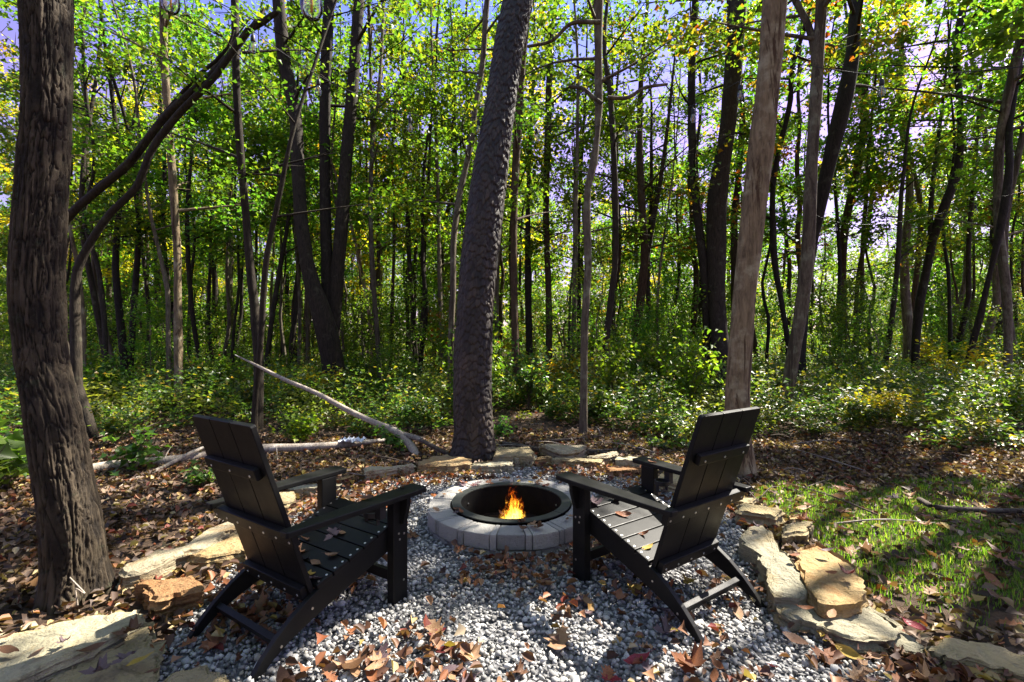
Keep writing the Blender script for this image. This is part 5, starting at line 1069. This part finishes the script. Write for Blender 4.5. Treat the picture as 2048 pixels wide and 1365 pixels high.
# ------------------------------------------------------------------ fallen leaves one can pick up
def leaf_outline(kind):
    if kind == 'oak': half = [(0, 0), (.05, .10), (.17, .16), (.10, .24), (.13, .30), (.30, .40), (.17, .46), (.18, .54), (.33, .66), (.17, .70), (.16, .78), (.20, .88), (.08, .92), (0, 1)]
    elif kind == 'maple': half = [(0, 0), (.05, .10), (.26, .02), (.24, .14), (.50, .26), (.38, .34), (.44, .46), (.20, .42), (.16, .52), (.24, .68), (.14, .72), (0, 1)]
    else: half = [(0, 0), (.10, .12), (.19, .30), (.22, .48), (.19, .66), (.11, .84), (.04, .95), (0, 1)]
    return half
def leaf_mesh(kind, curl, twist, seed):
    half = leaf_outline(kind); rr = np.random.default_rng(seed); n = len(half); V = []
    mid = [(0, y) for x, y in half]
    for s in (-1, 1):
        for x, y in half: V.append((s * x, y))
    V = np.array(V + mid, float); y = V[:, 1] - .5; x = V[:, 0]
    z = curl * (x**2 * 2.2 + y**2 * .7) + twist * x * y * 1.6 + .05 * np.sin(9 * y + seed) * np.abs(x) * 2 + rr.normal(0, .012, len(V))
    z -= z.min(); V3 = np.c_[x, y, z]; F = []
    for s in (0, 1):
        for k in range(n - 1):
            a, b_, c, d_ = s * n + k, s * n + k + 1, 2 * n + k + 1, 2 * n + k
            F.append((a, b_, c, d_) if s else (d_, c, b_, a))
    # stalk
    b0 = len(V3); z0 = z[2 * n]; V3 = np.vstack([V3, [[-.008, -.5, z0], [.008, -.5, z0], [.006, -.72, z0 + .05], [-.006, -.72, z0 + .05]]]); F.append((b0, b0 + 1, b0 + 2, b0 + 3))
    return mesh_py("fallen_leaf", V3, F, [M['fl_brown']], True)
LK = [('oak', .35, .1), ('oak', .75, -.3), ('maple', .3, .2), ('maple', .8, .3), ('oval', .5, .2), ('oval', 1.1, -.4), ('oval', .25, .5), ('oval', 1.5, .2)]
LMESH = [leaf_mesh(*k, i) for i, k in enumerate(LK)]
rl = np.random.default_rng(21); cols = list(FALLEN); wts = np.array([.34, .28, .18, .05, .06, .07, .02])
KN = {'oak': 'lobed oak', 'maple': 'pointed maple', 'oval': 'oval'}
def fallen(x, y, z, size, k, col, place_, tilt=.25, rz=None):
    kind, curl, _ = LK[k]; st = "curled" if curl > .7 else "flat"
    lab = f"{st} {col} {KN[kind]} leaf lying {place_}"
    o = obj("fallen_leaf", LMESH[k], loc=(x, y, z), rot=(rl.normal(0, tilt), rl.normal(0, tilt), rl.uniform(0, 6.28) if rz is None else rz)); o.scale = (size, size, size)
    o.material_slots[0].link = 'OBJECT'; o.material_slots[0].material = M['fl_' + col]
    return tag(o, lab, "leaf", "fallen leaves " + place_)
cnt = 0
g0 = G(1120, 1290); fallen(g0[0], g0[1], .022, .19, 0, 'tan', "on the gravel", .12, 2.9); g0 = G(700, 1352); fallen(g0[0], g0[1], .02, .16, 7, 'tan', "on the gravel", .2, 1.2)
g0 = G(870, 1272); fallen(g0[0], g0[1], .02, .15, 1, 'tan', "on the gravel", .2, .6); g0 = G(1375, 1340); fallen(g0[0], g0[1], .02, .15, 3, 'rust', "on the gravel", .2, .6)
while cnt < 200:
    d = 1.72 + 2.2 * rl.random()**1.5; x = rl.uniform(-1.1, 1.0) * d
    q = np.array([[x, d]])
    if not inpoly(q, GRAVEL)[0] or np.hypot(*(q[0] - PIT)) < .66: continue
    if fbm(np.c_[q * 1.8, [[0]]], 2, 31)[0] + rl.normal(0, .1) < .47: continue
    fallen(x, d, .018 + rl.uniform(0, .012), rl.uniform(.055, .115), rl.integers(0, 8), cols[rl.choice(7, p=wts)], "on the gravel"); cnt += 1
cnt = 0
while cnt < 50:
    q = np.array([[rl.uniform(1.1, 4.2), rl.uniform(1.75, 4.2)]])
    if not inpoly(q, GRASS)[0]: continue
    fallen(q[0, 0], q[0, 1], .035 + float(ground_z(q)[0]), rl.uniform(.07, .14), rl.integers(0, 8), cols[rl.choice(7, p=wts)], "in the grass"); cnt += 1
for k in range(26):
    a = rl.uniform(0, 6.28); q = rl.uniform(.40, .56); fallen(PIT[0] + q * math.cos(a), PIT[1] + q * math.sin(a), PH + .016, rl.uniform(.05, .09), rl.integers(0, 8), cols[rl.choice(7, p=wts)], "on the fire pit's blocks", .15)
for k in range(10):
    a = rl.uniform(0, 6.28); q = rl.uniform(.12, .28); fallen(PIT[0] + q * math.cos(a), PIT[1] + q * math.sin(a), -.045, rl.uniform(.06, .09), rl.integers(0, 8), cols[rl.choice(3)], "in the fire pit's ashes", .25)
def on_seat(cx, cy_, yaw, u, x_, size, k, col, place_):
    sl = math.atan2(.136, .445); y_ = .352 - math.cos(sl) * u; z_ = .374 - math.sin(sl) * u + .026; a = math.radians(yaw)
    fallen(cx + x_ * math.cos(a) - y_ * math.sin(a), cy_ + x_ * math.sin(a) + y_ * math.cos(a), z_, size, k, col, place_, .2)
for u, x_, s_, k, col in [(.10, .10, .07, 5, 'brown'), (.26, .02, .09, 2, 'purple grey'), (.22, .06, .08, 6, 'tan'), (.33, -.08, .07, 5, 'brown'), (.40, -.02, .09, 3, 'brown'), (.44, .03, .08, 2, 'purple grey'), (.42, .12, .07, 4, 'tan'), (.47, .16, .08, 4, 'yellow'), (.49, .18, .11, 2, 'purple grey'), (.36, .16, .07, 7, 'tan')]:
    on_seat(-.947, 2.228, -33.1, u, x_, s_, k, col, "on the shaded chair's seat")
for u, x_, s_, k, col in [(.05, -.17, .09, 3, 'purple grey'), (.08, -.02, .08, 3, 'brown'), (.20, -.10, .09, 5, 'rust'), (.36, -.12, .07, 5, 'rust'), (.44, -.18, .08, 6, 'yellow')]:
    on_seat(.761, 2.451, 34.6, u, x_, s_, k, col, "on the sunlit chair's seat")
for px, py, z, s_, k, col, pl in [(1305, 924, .545, .06, 6, 'rust', "on the sunlit chair's far arm"), (730, 998, .545, .075, 5, 'brown', "on the shaded chair's near arm"), (805, 975, .545, .05, 5, 'brown', "on the shaded chair's near arm")]:
    g0 = G(px, py, z); fallen(g0[0], g0[1], z, s_, k, col, pl, .1)
for px, py, z, s_, k, col in [(250, 1270, .07, .10, 3, 'brown'), (240, 1325, .07, .09, 2, 'purple grey'), (280, 1325, .07, .09, 4, 'yellow'), (185, 1350, .07, .09, 3, 'purple grey'), (180, 1305, .075, .09, 5, 'brown'), (15, 1305, .1, .09, 6, 'brown'), (15, 1275, .1, .06, 6, 'brown'), (70, 1312, .1, .06, 4, 'tan'), (120, 1290, .1, .05, 3, 'purple grey')]:
    g0 = G(px, py, z); fallen(g0[0], g0[1], z + .005, s_, k, col, "on the slabs beside the plated trunk", .12)
for px, py, z, s_, k, col in [(1665, 1233, .09, .08, 4, 'tan'), (1612, 1222, .09, .08, 5, 'rust'), (1655, 1105, .15, .08, 5, 'purple grey'), (1662, 1150, .15, .06, 5, 'rust'), (1590, 1115, .13, .07, 5, 'rust'), (1700, 1150, .15, .08, 3, 'dark red'), (1515, 1056, .13, .06, 3, 'purple grey'), (1835, 1262, .06, .10, 7, 'crimson')]:
    g0 = G(px, py, z); fallen(g0[0], g0[1], z + .005, s_, k, col, "on the stones by the grass", .15)
